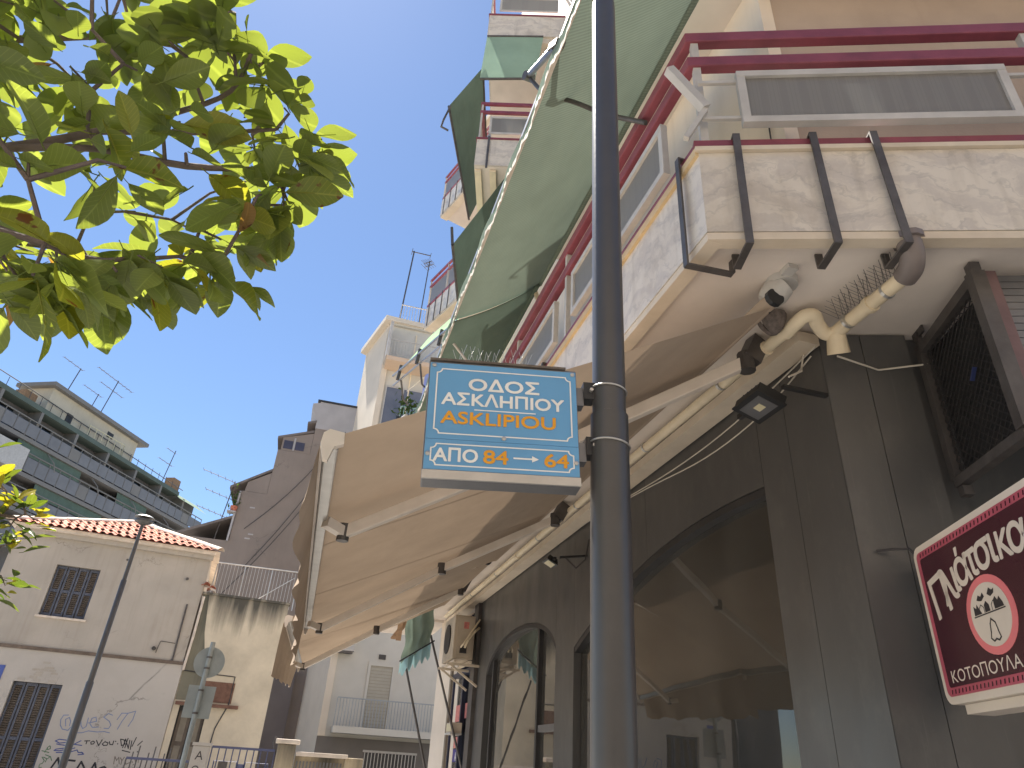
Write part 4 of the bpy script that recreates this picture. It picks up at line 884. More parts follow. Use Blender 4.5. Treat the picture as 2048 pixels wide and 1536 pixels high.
w1 = shutters('window', -1.24, -.20, 4.35, 5.64, 4); build('sill', MB().box(HF, -1.30, -.14, -.1, .06, 4.30, 4.348), m_mortar, w1)
shutters('door', -1.22, -.15, .35, 2.80, 4)
tri = MB()
rn = random.Random(2)
for r_ in range(8):
    z = 2.83+r_*.058; hw = .50*(1-r_/8.5)
    c = max(1, int(hw*2/.16))
    for i in range(c):
        x = -.66-hw+2*hw*i/c; b_ = MB().box(HF, x+.006, x+2*hw/c-.006, .0155, .018+rn.random()*.004, z, z+.05); build('brick', b_, m_hlow if rn.random() < .6 else m_hwall, hs)
build('drain_spout', MB().tube([HF.p(1.62,.0,3.86), HF.p(1.64,.10,3.84)], .05, 8), m_dark, hs); build('wall_hook', MB().tube([HF.p(.35,.0,6.0), HF.p(.35,.10,5.98)], .03, 8), m_steel, hs); build('wall_hook', MB().tube([HF.p(1.95,.0,5.72), HF.p(1.95,.08,5.70)], .04, 8), m_steel, hs)
build('wall_conduit', MB().tube([HF.p(2.13,.03,5.05), HF.p(2.14,.03,4.2), HF.p(2.15,.03,3.6)], .022, 6), m_steel, hs)
build('wall_conduit', MB().tube([HF.p(1.7,.012,3.75), HF.p(1.74,.012,4.05), HF.p(2.1,.012,4.03)], .008, 5), m_dark, hs)
build('house_number', MB().box(HF, -1.72, -1.5, .016, .03, 2.75, 3.12), surf('enamel_blue', lin((70,90,160)), .4), hs)
# graffiti strokes
GR = {'blue':[[(0.19,2.15),(0.09,2.14),(0.06,2.04),(0.09,1.92),(0.16,1.84),(0.29,1.82),(0.32,1.89)],[(0.16,2.05),(0.21,1.91)],[(0.17,2.06),(0.23,2.1),(0.28,2.02),(0.29,1.92)],[(0.47,2.14),(0.53,1.95),(0.59,1.88),(0.65,1.93),(0.64,2.12)],[(0.67,2.01),(0.84,2.06),(0.8,2.15),(0.72,2.12),(0.71,2.0),(0.79,1.92),(0.92,1.94)],[(1.15,2.22),(1.05,2.25),(0.97,2.16),(1.12,2.08),(1.18,2.0),(1.15,1.92),(1.05,1.92)],[(1.28,2.13),(1.34,2.28),(1.48,2.29),(1.4,2.1),(1.35,1.92)],[(1.48,2.29),(1.64,2.35),(1.63,2.16),(1.57,2.0)],[(0.46,1.78),(0.6,1.79),(0.73,1.84),(0.93,1.83),(1.07,1.85),(1.2,1.83)]],
'navy':[[(0.36,1.61),(0.17,1.62),(0.1,1.58),(0.2,1.54),(0.32,1.56)],[(0.35,1.5),(0.21,1.51),(0.15,1.52)],[(0.45,1.54),(0.69,1.52)],[(0.45,1.49),(0.64,1.62)],[(0.33,1.44),(0.17,1.41),(0.14,1.38),(0.25,1.38),(0.36,1.41)],[(0.2,1.34),(0.36,1.35)],[(0.45,1.42),(0.56,1.46)],[(0.47,1.36),(0.62,1.42),(0.66,1.37),(0.76,1.37)],[(0.67,1.32),(0.79,1.34),(0.72,1.38)]],
'black':[[(0.72,1.62),(0.83,1.63)],[(0.77,1.63),(0.77,1.56)],[(0.9,1.63),(0.86,1.6),(0.88,1.56),(0.93,1.57),(0.94,1.61),(0.9,1.63)],[(0.97,1.65),(1.05,1.54),(1.09,1.67)],[(1.16,1.63),(1.12,1.58),(1.16,1.55),(1.23,1.56),(1.24,1.61),(1.17,1.63)],[(1.26,1.64),(1.29,1.58),(1.35,1.58),(1.35,1.66)],[(1.39,1.66),(1.4,1.65)],[(1.45,1.61),(1.46,1.6)],[(1.49,1.71),(1.55,1.57),(1.62,1.61),(1.57,1.7),(1.49,1.71)],[(1.59,1.53),(1.6,1.72),(1.72,1.52),(1.7,1.7)],[(1.64,1.53),(1.65,1.74)],[(1.77,1.5),(1.75,1.69)],[(1.79,1.57),(1.83,1.77)],[(1.91,1.6),(1.99,1.7)],[(1.6,1.47),(1.78,1.44)],[(1.94,1.46),(1.96,1.46)],[(0.2,1.02),(0.28,1.23),(0.37,1.03)],[(0.46,1.2),(0.65,1.19)],[(0.75,1.05),(0.79,1.18),(0.89,1.06)],[(1.06,1.07),(1.09,1.17),(1.14,1.07)],[(1.23,1.07),(1.31,1.1),(1.35,1.08)]],
'grey':[[(1.5,1.17),(1.48,1.33),(1.54,1.25),(1.57,1.32),(1.62,1.18)],[(1.61,1.31),(1.66,1.25),(1.69,1.33)],[(1.66,1.25),(1.66,1.17)],[(1.78,1.32),(1.73,1.26),(1.77,1.18),(1.84,1.22)],[(1.89,1.25),(1.9,1.22)],[(1.93,1.17),(1.94,1.19)],[(1.98,1.23),(1.94,1.29),(2.01,1.33),(2.03,1.23)]],
'green':[[(0.02,1.47),(-0.02,1.43),(-0.0,1.39),(0.05,1.41),(0.04,1.45),(0.02,1.47)],[(-0.11,1.36),(-0.0,1.34),(0.05,1.33)],[(-0.02,1.41),(-0.04,1.33)],[(-0.01,1.28),(0.1,1.25)],[(0.06,1.2),(0.11,1.25),(0.16,1.17)],[(-0.03,1.23),(0.05,1.2),(0.04,1.13)],[(-0.06,1.23),(0.01,1.16),(-0.01,1.1),(-0.06,1.08)],[(-0.06,1.06),(-0.05,1.01),(-0.0,1.02)]]}
GC = {'blue': ((120,132,164), .020), 'navy': ((74,86,140), .022), 'black': ((46,46,50), .022), 'grey': ((120,112,104), .020), 'green': ((84,116,84), .018)}
for k, L in GR.items():
    gm = surf('spray_'+k, lin(GC[k][0]), .8, .2, 12, bmp=0)
    for l in L: build('graffiti_stroke', MB().ribbon(HF, l, GC[k][1]*(1.9 if k == 'black' and l[0][1] < 1.3 else 1), .0165), gm, hs)
# pyramid roof, tile by tile on the front slope
EZ, AP = 6.50, (0.0, -2.45, 7.62)
apex = HF.p(*AP); c4 = [HF.p(-2.62,.32,EZ), HF.p(2.62,.32,EZ), HF.p(2.62,-5.1,EZ), HF.p(-2.62,-5.1,EZ)]
roof = build('roof', MB().add(c4+[apex, HF.p(0,-2.45,6.45)], [(0,1,4),(1,2,4),(2,3,4),(3,0,4),(0,3,2,1)]), m_mortar, hs)
tm = MB()
def tf(u, v):
    x = (u-.5); prof = .028*math.cos(x*2*math.pi)+.012
    return (x*.215, v*.34, prof*(1-.0*v)+.02-.018*v)
tm.grid(6, 1, tf); tm.add([(x_*.215, 0, .0) for x_ in (-.5,.5)]+[(-.1075,0,-.01)], [])
tme = mesh('clay_tile', tm, m_tile, True)
dep = (Vector((0,0,0))); sl = math.atan2(AP[2]-EZ, .32+2.45); Ls = math.hypot(AP[2]-EZ, 2.77)
upv = (-HF.n*math.cos(sl)+Vector((0,0,math.sin(sl)))).normalized(); nz = HF.a.cross(upv).normalized()
if nz.z < 0: nz = -nz
rows = int(Ls/.27)
for r_ in range(rows):
    t = r_*.27; hw = 2.62*(1-t/Ls); c = int((hw-.02)*2/.205)
    for i in range(c):
        x = (i-(c-1)/2)*.205
        pos = HF.p(x+rn.uniform(-.008,.008), .36, EZ+.005) + upv*(t+rn.uniform(-.012,.012)) + nz*.012
        ang = rn.uniform(-.03,.03); ax = (HF.a*math.cos(ang)+upv*math.sin(ang)); zz = nz
        yv = zz.cross(ax)
        M4 = Matrix(((ax.x,yv.x,zz.x,pos.x),(ax.y,yv.y,zz.y,pos.y),(ax.z,yv.z,zz.z,pos.z),(0,0,0,1)))
        inst('roof_tile', tme, M4, roof)
rt = MB().grid(6, 1, lambda u, v: ((math.cos(math.pi*u))*.12, v*.36, math.sin(math.pi*u)*.09)); rte = mesh('ridge_tile', rt, m_mortar, True)
for e in (c4[0], c4[1]):
    d = (apex-e); L = d.length; d.normalize(); side = d.cross(Vector((0,0,1))).normalized(); u_ = side.cross(d)
    for i in range(int(L/.31)):
        p = e+d*(i*.31)+u_*(.03+rn.random()*.012)
        inst('ridge_tile', rte, Matrix(((side.x,d.x,u_.x,p.x),(side.y,d.y,u_.y,p.y),(side.z,d.z,u_.z,p.z),(0,0,0,1))), roof)
# lean-to with small tiles beside it
an = build('annex_eave', MB().prism([HF.p(2.43,-.1,5.60),HF.p(2.75,.12,5.45),HF.p(2.75,-.8,5.55),HF.p(2.43,-.8,5.85)], (0,0,.06)), m_mortar, hs)
for i in range(4):
    for j in range(2):
        pos = HF.p(2.46+j*.17, .10-i*.2, 5.60-j*.08+i*.05); ax = HF.a; yv = -HF.n; zz = Vector((0,0,1))
        inst('roof_tile', tme, Matrix(((ax.x,yv.x,zz.x,pos.x),(ax.y,yv.y,zz.y,pos.y),(ax.z,yv.z,zz.z,pos.z),(0,0,0,1))), an)
# lower cream house next to it
lh = thing('low_house', 'lower cream house with black rain streaks and a half hidden panelled door', 'house', HF.p(3.6,-1,0))
build('wall', wall_with_hole(HF, 2.46, 4.80, 0, 5.38, (2.62,3.30,.1,2.58), -.3, -.02), m_stain, lh)
build('coping', MB().box(HF, 2.44, 4.83, -.33, .03, 5.381, 5.44), m_stain, lh); build('side_wall', MB().box(HF, 4.5, 4.80, -4, -.301, 0, 5.38), m_stain, lh)
build('flat_roof', MB().box(HF, 2.47, 4.49, -4, -.302, 5.16, 5.36), m_mortar, lh)
dr = build('door', MB().box(HF, 2.62, 3.30, -.22, -.16, .1, 2.58), m_dark, lh)
for i in range(2):
    x = 2.66+i*.33; build('door_leaf', MB().box(HF, x, x+.29, -.158, -.12, .12, 2.45), m_shutd, dr)
    for z0_, z1_ in ((1.75,2.35),(1.1,1.65)): build('door_pane', MB().box(HF, x+.07, x+.22, -.118, -.112, z0_, z1_), surf('dusty_pane', lin((120,112,98)), .5, .2, 5), dr)
build('canopy', MB().box(HF, 2.5, 4.05, -.02, .12, 2.58, 2.66), m_brick, lh); build('bare_masonry', MB().box(HF, 3.05, 3.85, -.019, -.005, 2.70, 3.20), m_brick, lh)
build('rain_stain', MB().add([HF.p(2.47,-.014,2.70),HF.p(3.05,-.014,2.70),HF.p(3.02,-.014,3.35),HF.p(2.75,-.014,4.4),HF.p(2.62,-.014,5.37),HF.p(2.47,-.014,5.37)], [(0,1,2,3,4,5)]), stainwall('black_mould', lin((120,116,100)), 5.6, 6.5), lh)
build('cable', MB().tube([HF.p(2.5,.0,3.40),HF.p(3.2,.01,3.37),HF.p(3.80,.0,3.36),HF.p(3.80,.0,2.68),HF.p(3.6,.0,2.1),HF.p(3.55,0,1.2)], .014, 5), m_dark, lh)
build('downpipe', MB().tube([HF.p(2.50,.05,5.3),HF.p(2.5,.05,4.3),HF.p(2.47,.05,3.4)], .035, 8), m_mortar, lh)
rl = build('roof_rail', MB().tube([HF.p(2.6,-1.2,6.55),HF.p(5.0,-1.2,6.60)], .02, 6), m_alu, lh)
for i in range(25): build('baluster', MB().tube([HF.p(2.6+i*.1,-1.2,5.44),HF.p(2.6+i*.1,-1.2,6.55)], .007 if i % 8 else .018, 5), m_alu, rl)
build('handrail', MB().tube([HF.p(3.8,-1.1,5.5),HF.p(4.9,-1.1,6.4)], .012, 5), m_alu, rl)

# front garden wall: white pillar with letters, blue gate, weathered pier
GD = Fr((-5.0, 14.15), 75.0, 1)
pl = thing('gate_pillar', 'white gate pillar with hand painted letters', 'pillar', GD.p(-.15,0,0))
build('shaft', MB().box(GD, -.30, -.02, -.28, 0, 0, 1.66), m_hlow, pl, bevel=.015); build('cap', MB().prism([GD.p(-.32,.02,1.662),GD.p(0,.02,1.662),GD.p(0,-.3,1.662),GD.p(-.32,-.3,1.662)], (0,0,.05)), m_hlow, pl)
lettering('lettering', 'Α', .20, GD.p(-.16,.002,1.44), GD.a, (0,0,1), m_ink, pl); lettering('lettering', 'Є', .20, GD.p(-.18,.002,1.20), GD.a, (0,0,1), m_ink, pl)
m_gate = surf('gate_blue', lin((82,86,116)), .5, .15, 6)
def gate(name, label, a0, a1, zt, bars_, extras=True):
    t = thing(name, label, 'gate', GD.p((a0+a1)/2,0,0))
    build('top_rail', MB().bar(GD.p(a0,-.1,zt), GD.p(a1,-.1,zt), .04, .04), m_gate, t); build('bottom_rail', MB().bar(GD.p(a0,-.1,.2), GD.p(a1,-.1,.2), .04, .04), m_gate, t)
    for i in range(bars_+1): build('bar', MB().tube([GD.p(lerp(a0,a1,i/bars_),-.1,.2), GD.p(lerp(a0,a1,i/bars_),-.1,zt+(0 if extras else .1*((i*7) % 3)))], .011, 6), m_gate if extras else m_steel, t)
    if extras:
        for x0 in (a0+.08, a0+.62): build('inner_frame', MB().tube([GD.p(x0,-.09,.3),GD.p(x0,-.09,zt-.22),GD.p(x0+.40,-.09,zt-.22),GD.p(x0+.40,-.09,.3)], .012, 6), m_gate, t)
        build('lock_box', MB().box(GD, a0+.5, a0+.6, -.12, -.06, zt-.45, zt-.25), m_gate, t); build('letter_box', MB().box(GD, a0+.16, a0+.32, -.12, -.08, zt-.34, zt-.22), m_steel, t)
    return t
gate('garden_gate', 'blue iron garden gate between the white pillar and the weathered pier', .02, 1.12, 1.66, 9)
gate('garden_fence', 'low spiked iron fence with blue rail left of the white pillar', -1.35, -.32, 1.40, 12, False)
pr = thing('garden_pier', 'weathered mossy garden pier with a broken cap', 'pier', GD.p(1.3,0,0))
m_moss = stainwall('mossy_render', lin((190,174,146)), 2.0, 1.6)
build('shaft', MB().box(GD, 1.15, 1.48, -.3, 0, 0, 1.78), m_moss, pr, bevel=.02); build('cap', MB().box(GD, 1.10, 1.54, -.34, .04, 1.782, 1.86), m_mortar, pr, bevel=.02); build('hinge_scroll', MB().tube([GD.p(1.14,-.1,1.6),GD.p(1.06,-.1,1.78),GD.p(1.08,-.1,1.9),GD.p(1.16,-.1,1.84)], .014, 6), m_steel, pr)
gwl = thing('garden_wall', 'low garden wall with corrugated panel and tiled coping', 'wall', GD.p(2,0,0))
build('coping', MB().box(GD, 1.5, 2.45, -.3, .05, 1.60, 1.67), m_mortar, gwl, bevel=.01); build('panel', MB().box(GD, 1.5, 2.4, -.16, -.1, .1, 1.598), m_moss, gwl)
for i in range(14): build('rib', MB().box(GD, 1.53+i*.062, 1.56+i*.062, -.099, -.07, .5, 1.52), m_grey, gwl)
build('end_post', MB().box(GD, 2.41, 2.75, -.28, .0, 0, 1.62), m_moss, gwl, bevel=.02)

# ------------------------------------------------------------------ signs and lamps in the street
rs = thing('traffic_sign', 'back of a round traffic sign with a square plate below it on a grey pole', 'traffic sign', (-3.94,10.27,0))
m_back = surf('galvanised_back', lin((138,144,142)), .5, .15, 6, metal=.2, bmp=.08)
sd_ = Vector((.0,-1,0)); k = Vector((.35,-.93,0)).normalized()
build('pole', MB().tube([(-3.94,10.27,0),(-3.945,10.27,2.92)], .032, 12), m_back, rs, smooth=True)
build('round_plate', MB().tube([Vector((-3.945,10.31,2.66)), Vector((-3.945,10.31,2.66))-k*.012], .20, 32), m_back, rs)
kx = Vector((k.y,-k.x,0))*-1; cpt = Vector((-3.95,10.315,2.16))
build('square_plate', MB().hexa([cpt+kx*x*.175+Vector((0,0,z*.20))+k*d for d in (0,-.006) for x, z in ((-1,-1),(1,-1),(1,1),(-1,1))]), m_back, rs)
for z in (2.72, 2.58, 2.30, 2.02): build('clamp', MB().tube([(-3.945,10.27,z-.012),(-3.945,10.27,z+.012)], .038, 12), m_steel, rs)
fl = thing('street_lamp', 'slim dark street lamp standing in front of the old house', 'lamp post', (-6.57,12.36,0))
build('lower_tube', MB().tube([(-6.57,12.36,0),(-6.57,12.36,2.45),(-6.57,12.36,2.47)], [.058,.058,.05], 14), m_post, fl, smooth=True)
build('middle_tube', MB().tube([(-6.57,12.36,2.46),(-6.57,12.36,4.1),(-6.57,12.36,4.12)], [.046,.046,.036], 14), m_post, fl, smooth=True)
build('upper_tube', MB().tube([(-6.57,12.36,4.1),(-6.57,12.36,5.12)], [.034,.03], 12), m_post, fl, smooth=True)
build('lamp_head', MB().tube([(-6.57,12.36,5.10),(-6.57,12.36,5.16),(-6.57,12.36,5.20),(-6.57,12.36,5.24)], [.04,.15,.15,.05], 16), m_post, fl, smooth=True)
build('lamp_cap', MB().tube([(-6.57,12.36,5.24),(-6.57,12.36,5.27)], [.17,.12], 16), m_alu, fl, smooth=True)

# ------------------------------------------------------------------ grey stepped party wall
m_party = surf('grey_brown_render', lin((136,126,119)), .92, .10, 1.0, bscale=16, bmp=.35, streak=.16, grime=.15, grimec=lin((120,108,102)), crack=.7)
m_newp = surf('patched_white_render', lin((168,166,168)), .9, .1, 1.5, bmp=.3)
gb_ = thing('stepped_building', 'tall grey brown blank party wall stepping up in terraces', 'building', GF.p(0,-5,0))
for a0, a1, z0, z1, d in ((-3.3,6,0,9.62,9.0), (-1.72,6,9.62,11.95,8.5), (-.62,6,11.95,14.2,8.0), (.86,6,14.2,15.95,7.5)):
    build('wall', MB().box(GF, a0, a1, -d, 0-(z0*.0003), z0, z1), m_party, gb_)
build('white_top', MB().box(GF, .84, 6, -7, .006, 15.6, 17.05), m_newp, gb_); build('roof_cap', MB().box(GF, .7, 6, -7.2, .05, 17.05, 17.15), m_dark, gb_); build('corbel', MB().prism([GF.p(.84,0,15.95),GF.p(.5,0,16.6),GF.p(.5,0,16.9),GF.p(.84,0,17.0)], -GF.n*6), m_newp, gb_)
def pent(a0, a1, z0, z1, th=.12):
    build('pent_roof', MB().prism([GF.p(a0,.02,z0),GF.p(a1,.02,z1),GF.p(a1,.02,z1+th),GF.p(a0,.02,z0+th)], -GF.n*6), surf('pent_metal', lin((112,104,100)), .7), gb_)
pent(-.75, .84, 14.75, 15.35); pent(-2.25, -.6, 11.98, 13.1); pent(.45, .86, 15.75, 15.9); pent(-3.9, -1.7, 9.62, 10.7)
build('terrace_wall', MB().prism([GF.p(-1.6,-.01,11.96),GF.p(-.63,-.01,11.96),GF.p(-.63,-.01,13.0),GF.p(-1.55,-.01,12.4)], -GF.n*.2), m_party, gb_)
build('terrace_wall', MB().prism([GF.p(-.5,-.01,14.21),GF.p(.85,-.01,14.21),GF.p(.85,-.01,15.3),GF.p(-.5,-.01,14.85)], -GF.n*.2), m_party, gb_)
for a in (-.42, .12): build('window', MB().box(GF, a, a+.42, 0, .012, 14.3, 14.72), m_pane if False else surf('dark_pane', lin((74,72,86)), .2), gb_)
build('window_post', MB().box(GF, .02, .10, .0, .02, 14.25, 14.9), m_newp, gb_)
build('darker_return', MB().box(GF, -.2, 2.2, .0, .3, 0, 4.6), surf('dark_return', lin((104,98,98)), .9, .1, 1.5), gb_)
for a, z in ((-1.1,11.2),(-1.0,9.8),(-.9,10.0)): build('peeling_patch', MB().box(GF, a-.1, a+.12, .0, .006, z, z+.06), m_newp, gb_)
build('downpipe', MB().tube([GF.p(-1.76,.05,11.9),GF.p(-1.78,.05,9.6)], .05, 8), m_newp, gb_)
for i, ((a0,z0),(a1,z1)) in enumerate((((2.3,15.6),(-1.2,10.2)),((2.5,15.4),(-.9,8.4)),((2.6,14.6),(-1.7,6.9)))):
    pts = [GF.p(lerp(a0,a1,t/10), .15+i*.1, lerp(z0,z1,t/10)-.9*math.sin(t/10*math.pi)*.5) for t in range(11)]
    build('overhead_cable', MB().tube(pts, .018, 5), m_cable, label=('upper', 'middle', 'lower')[i]+' black cable drooping across the grey party wall', cat='cable')
tp = thing('terrace_plant', 'small potted plant on the terrace of the grey party wall', 'plant', GF.p(-1.85,0,11.3))
m_weed = leafmat('weed_leaf', (.05,.09,.03), (.09,.14,.04))
pm = MB()
for i in range(70):
    c_ = GF.p(-1.85+rn.gauss(0,.10), .1+rn.gauss(0,.1), 11.45+rn.gauss(0,.30)); u1 = Vector((rn.gauss(0,1),rn.gauss(0,1),rn.gauss(0,1))).normalized()*.10; u2 = Vector((rn.gauss(0,1),rn.gauss(0,1),rn.gauss(0,1))).normalized()*.04
    pm.add([c_-u1,c_+u2,c_+u1,c_-u2], [(0,1,2,3)])
build('foliage', pm, m_weed, tp, kind='stuff'); build('shelf', MB().box(GF, -2.08, -1.72, -.1, .3, 10.84, 10.895), m_newp, tp); build('pot', MB().tube([GF.p(-1.85,.1,10.9),GF.p(-1.85,.1,11.15)], [.12,.16], 10), m_tile, tp)

# ------------------------------------------------------------------ rooftop antennas
def antenna(p, h, booms, label, lean=(0,0,0), d=(1,0,0), group=None, r=.022):
    t = thing('tv_antenna', label, 'antenna', p, group); p = Vector(p); top = p+Vector(lean)+Vector((0,0,h)); d = Vector(d).normalized()
    build('mast', MB().tube([p, top], r, 6), m_steel, t); c_ = Vector((-d.y, d.x, 0))
    for f_, l0, l1, k in booms:
        q_ = p.lerp(top, f_); build('boom', MB().tube([q_-d*l0, q_+d*l1], r*.7, 5), m_steel, t)
        for i in range(k):
            e = q_+d*lerp(-l0, l1, i/max(1,k-1)); w_ = .22+.1*i/k; build('element', MB().tube([e-c_*w_, e+c_*w_], r*.4, 4), m_steel, t)
    return t
da = GF.a
antenna(GF.p(-2.35,-.15,9.6), 2.75, [(.98,1.5,.25,6),(.70,1.1,.2,5),(.40,1.2,.2,6)], 'tall antenna mast with three booms beside the grey party wall', (.25,0,0), da+Vector((0,0,.28))*-1)

# ------------------------------------------------------------------ far cream block at the end of the street
tw = thing('cream_tower', 'tall cream apartment block with white balconies at the end of the street', 'building', SF.p(28,0,0))
m_tw = surf('tower_cream', lin((216,204,186)), .9, .08, .8, streak=.1, grimec=lin((170,146,120))); m_twf = surf('tower_front', lin((200,196,186)), .9, .1, .8, grime=.15, grimec=lin((150,142,130))); m_peach = surf('peach_soffit', lin((206,182,158)), .9, .08, 1)
cA = SF.p(26,1.56,0); dl = Vector((math.sin(R(-28)), math.cos(R(-28)), 0)); cB = cA+dl*3.4; cC = SF.p(26,-6,0); cD = SF.p(34,-6,0)
build('wall', MB().prism([cA, cB, cD, cC], (0,0,20.4)), m_tw, tw)
def tbox(name, n0, n1, d0, d1, z0, z1, m, par=None): return build(name, MB().box(Fr(SF.p(26,0,0), -14.6, -1), -d1, -d0, n0, n1, z0, z1), m, par or tw)
tbox('front_face', -5.9, 1.50, .003, .05, 0, 20.3, m_twf)
tbox('base', -5.9, 1.56, .055, .12, 0, 2.28, surf('base_grey', lin((118,112,106)), .9, .1, 1.2))
tbox('edge_strip', 1.30, 1.56, .052, .14, 2.29, 19.0, m_tw)
rb = build('roof_slab', MB().prism([cA+dl*-.4+SF.n*.3, cB+SF.n*.3, cD, cC], (0,0,.25)), m_tw, tw); rb.location.z += 20.4
def tbalc(z, n0, n1, dep, mat, rail_m, step=.11):
    b = tbox('balcony', n0, n1, .06, dep, z-.22, z, mat); fr = Fr(SF.p(26,0,0), -14.6, -1)
    build('rail', MB().bar(fr.p(-dep+.03,n0,z+.92), fr.p(-dep+.03,n1,z+.92), .04, .04), rail_m, b)
    k = int((n1-n0)/step)
    for i in range(k+1): build('baluster', MB().bar(fr.p(-dep+.03,lerp(n0,n1,i/k),z), fr.p(-dep+.03,lerp(n0,n1,i/k),z+.9), .022, .022), rail_m, b)
    return b
m_rl = surf('tower_rail_grey', lin((150,156,160)), .6)
tbalc(2.62, -2.9, 1.10, 1.0, m_twf, m_rl); tbalc(18.0, -1.2, 1.45, 1.1, m_peach, m_white, .14); tbalc(14.6, -2.4, .45, 1.1, m_twf, surf('mint_rail', lin((150,190,180)), .6), .14)
tbox('side_screen', 1.38, 1.52, .06, 1.1, 18.0, 19.9, m_white); tbox('parapet', -3, 1.5, .06, .2, 20.3, 20.5, m_twf)
for z, n0, n1, zt in ((2.62, -.85, .0, 4.80),):
    dd = tbox('balcony_door', n0, n1, .052, .06, z+.02, zt, surf('closed_shutter', lin((156,150,136)), .7, .08, 6), tw)
    for i in range(18): tbox('shutter_slat', n0+.02, n1-.02, .061, .068, z+.06+i*.115, z+.15+i*.115, m_room if False else surf('shutter_slat_paint', lin((168,162,148)), .7, .06, 5) if i == 0 else bpy.data.materials['shutter_slat_paint'], dd)
    fr = Fr(SF.p(26,0,0), -14.6, -1)
    for x0, x1, za, zb in ((n0-.1,n0,z+.02,zt), (n1,n1+.1,z+.02,zt), (n0-.1,n1+.1,zt,zt+.14)): tbox('door_frame', x0, x1, .06, .10, za, zb, m_twf, dd)
tbox('wall_vent', -.52, -.25, .052, .09, 5.05, 5.22, m_dark); tbox('window', -.6, 1.2, .053, .08, 12.4, 16.9, surf('tower_glass', lin((112,116,128)), .15, .15, 1.2, bmp=0))
for n in (1.16, .35): tbox('window_frame', n, n+.06, .081, .11, 12.4, 16.9, m_white)
tbox('window_frame', -.6, 1.2, .082, .10, 16.9, 16.98, m_white); tbox('lower_window', -2.1, -.2, .121, .14, .6, 1.85, m_dark)
wg = tbox('window_grille', -2.15, -.15, .141, .16, 1.86, 1.93, m_white)
for i in range(16): tbox('grille_bar', -2.12+i*.125, -2.09+i*.125, .142, .158, .6, 1.855, m_white, wg)
tbox('drain_line', .12, .18, .052, .10, 10, 20, m_pvc)
ta = thing('air_conditioner', 'white air conditioner unit on the cream block above its balcony', 'air conditioner', SF.p(25.8,1.1,5.2))
tbox('case', .75, 1.55, .06, .42, 5.2, 5.85, m_white, ta); tbox('fan', 1.0, 1.4, .421, .44, 5.3, 5.75, m_dark, ta); tbox('bracket', .8, 1.5, .1, .4, 5.12, 5.195, m_steel, ta)
rr_ = Fr(SF.p(26,0,0), -14.6, -1); rf = build('roof_rail', MB().bar(rr_.p(0,-2.5,21.7), rr_.p(0,1.1,21.7), .04, .04), m_white, tw)
for i in range(26): build('baluster', MB().bar(rr_.p(0,-2.5+i*.144,20.5), rr_.p(0,-2.5+i*.144,21.7), .025, .025), m_white, rf)
antenna(SF.p(26.5,1.1,20.6), 5.0, [(.99,.9,.1,2)], 'single tall mast with a stub arm on the cream block roof', (.2,0,0), SF.n, r=.04)
antenna(SF.p(26.5,.1,20.6), 4.6, [(.99,.15,.35,7),(.93,.3,.3,5)], 'small white comb antenna on the cream block roof', (.1,0,0), SF.a+SF.n, r=.03)
bp = thing('balcony_plant', 'green bushy plant on the mint balcony of the cream block', 'plant', SF.p(24.9,.3,14.6)); pm = MB()
for i in range(120):
    c_ = SF.p(25.0+rn.gauss(0,.15), .25+rn.gauss(0,.28), 15.6+rn.gauss(0,.32)); u1 = Vector((rn.gauss(0,1),rn.gauss(0,1),rn.gauss(0,1))).normalized()*.14; u2 = Vector((rn.gauss(0,1),rn.gauss(0,1),rn.gauss(0,1))).normalized()*.07
    pm.add([c_-u1,c_+u2,c_+u1,c_-u2], [(0,1,2,3)])
build('foliage', pm, m_weed, bp, kind='stuff')

# ------------------------------------------------------------------ long block on the left with stacked balconies
lb_ = thing('balcony_block', 'long grey apartment block with stacked balconies and green awnings on the left', 'building', LF.p(0,-6,0))
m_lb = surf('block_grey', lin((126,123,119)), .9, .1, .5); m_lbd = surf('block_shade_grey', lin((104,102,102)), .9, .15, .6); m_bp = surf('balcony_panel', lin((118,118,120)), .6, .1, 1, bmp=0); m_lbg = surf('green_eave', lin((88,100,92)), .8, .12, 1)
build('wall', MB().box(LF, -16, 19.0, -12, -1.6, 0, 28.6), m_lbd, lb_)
build('roof_edge', MB().box(LF, -16, 13.5, -2.2, -.1, 27.9, 28.35), m_lbg, lb_); build('roof_deck', MB().box(LF, -16, 19, -12, -2.21, 28.6, 28.8), m_lb, lb_)
def lbalc(z, a0, a1, top):
    b = build('balcony', MB().box(LF, a0, a1, -1.6, .05, z-.35, z), m_lb, lb_)
    build('rail', MB().bar(LF.p(a0,0,top), LF.p(a1,0,top), .09, .09), m_lb, b); k = int((a1-a0)/1.3)
    for i in range(k+1): build('rail_post', MB().bar(LF.p(lerp(a0,a1,i/k),0,z), LF.p(lerp(a0,a1,i/k),0,top), .06, .06), m_lb, b)
    for i in range(k):
        m_ = m_bp if (i*5+int(z)) % 7 else m_lb
        build('panel', MB().box(LF, lerp(a0,a1,i/k)+.06, lerp(a0,a1,(i+1)/k)-.06, -.03, .03, z+.12, top-.35), m_, b)
    return b
lbalc(25.15, -16, 19, 26.75); lbalc(22.2, -16, 18.6, 23.95); lbalc(19.2, -16, 18.6, 20.95); lbalc(16.2, -16, 18.6, 17.9)
for i in range(7): build('divider', MB().box(LF, -13+i*4.6, -12.7+i*4.6, -1.6, -.1, 25.15, 27.9), m_lb, lb_)
for i in range(6): build('window', MB().box(LF, -12+i*4.6, -9.9+i*4.6, -1.62, -1.57, 25.3, 27.5), m_pane, lb_)
for i in range(6): build('door', MB().box(LF, -12+i*4.6, -9.9+i*4.6, -1.62, -1.57, 22.3, 24.5), m_pane, lb_)
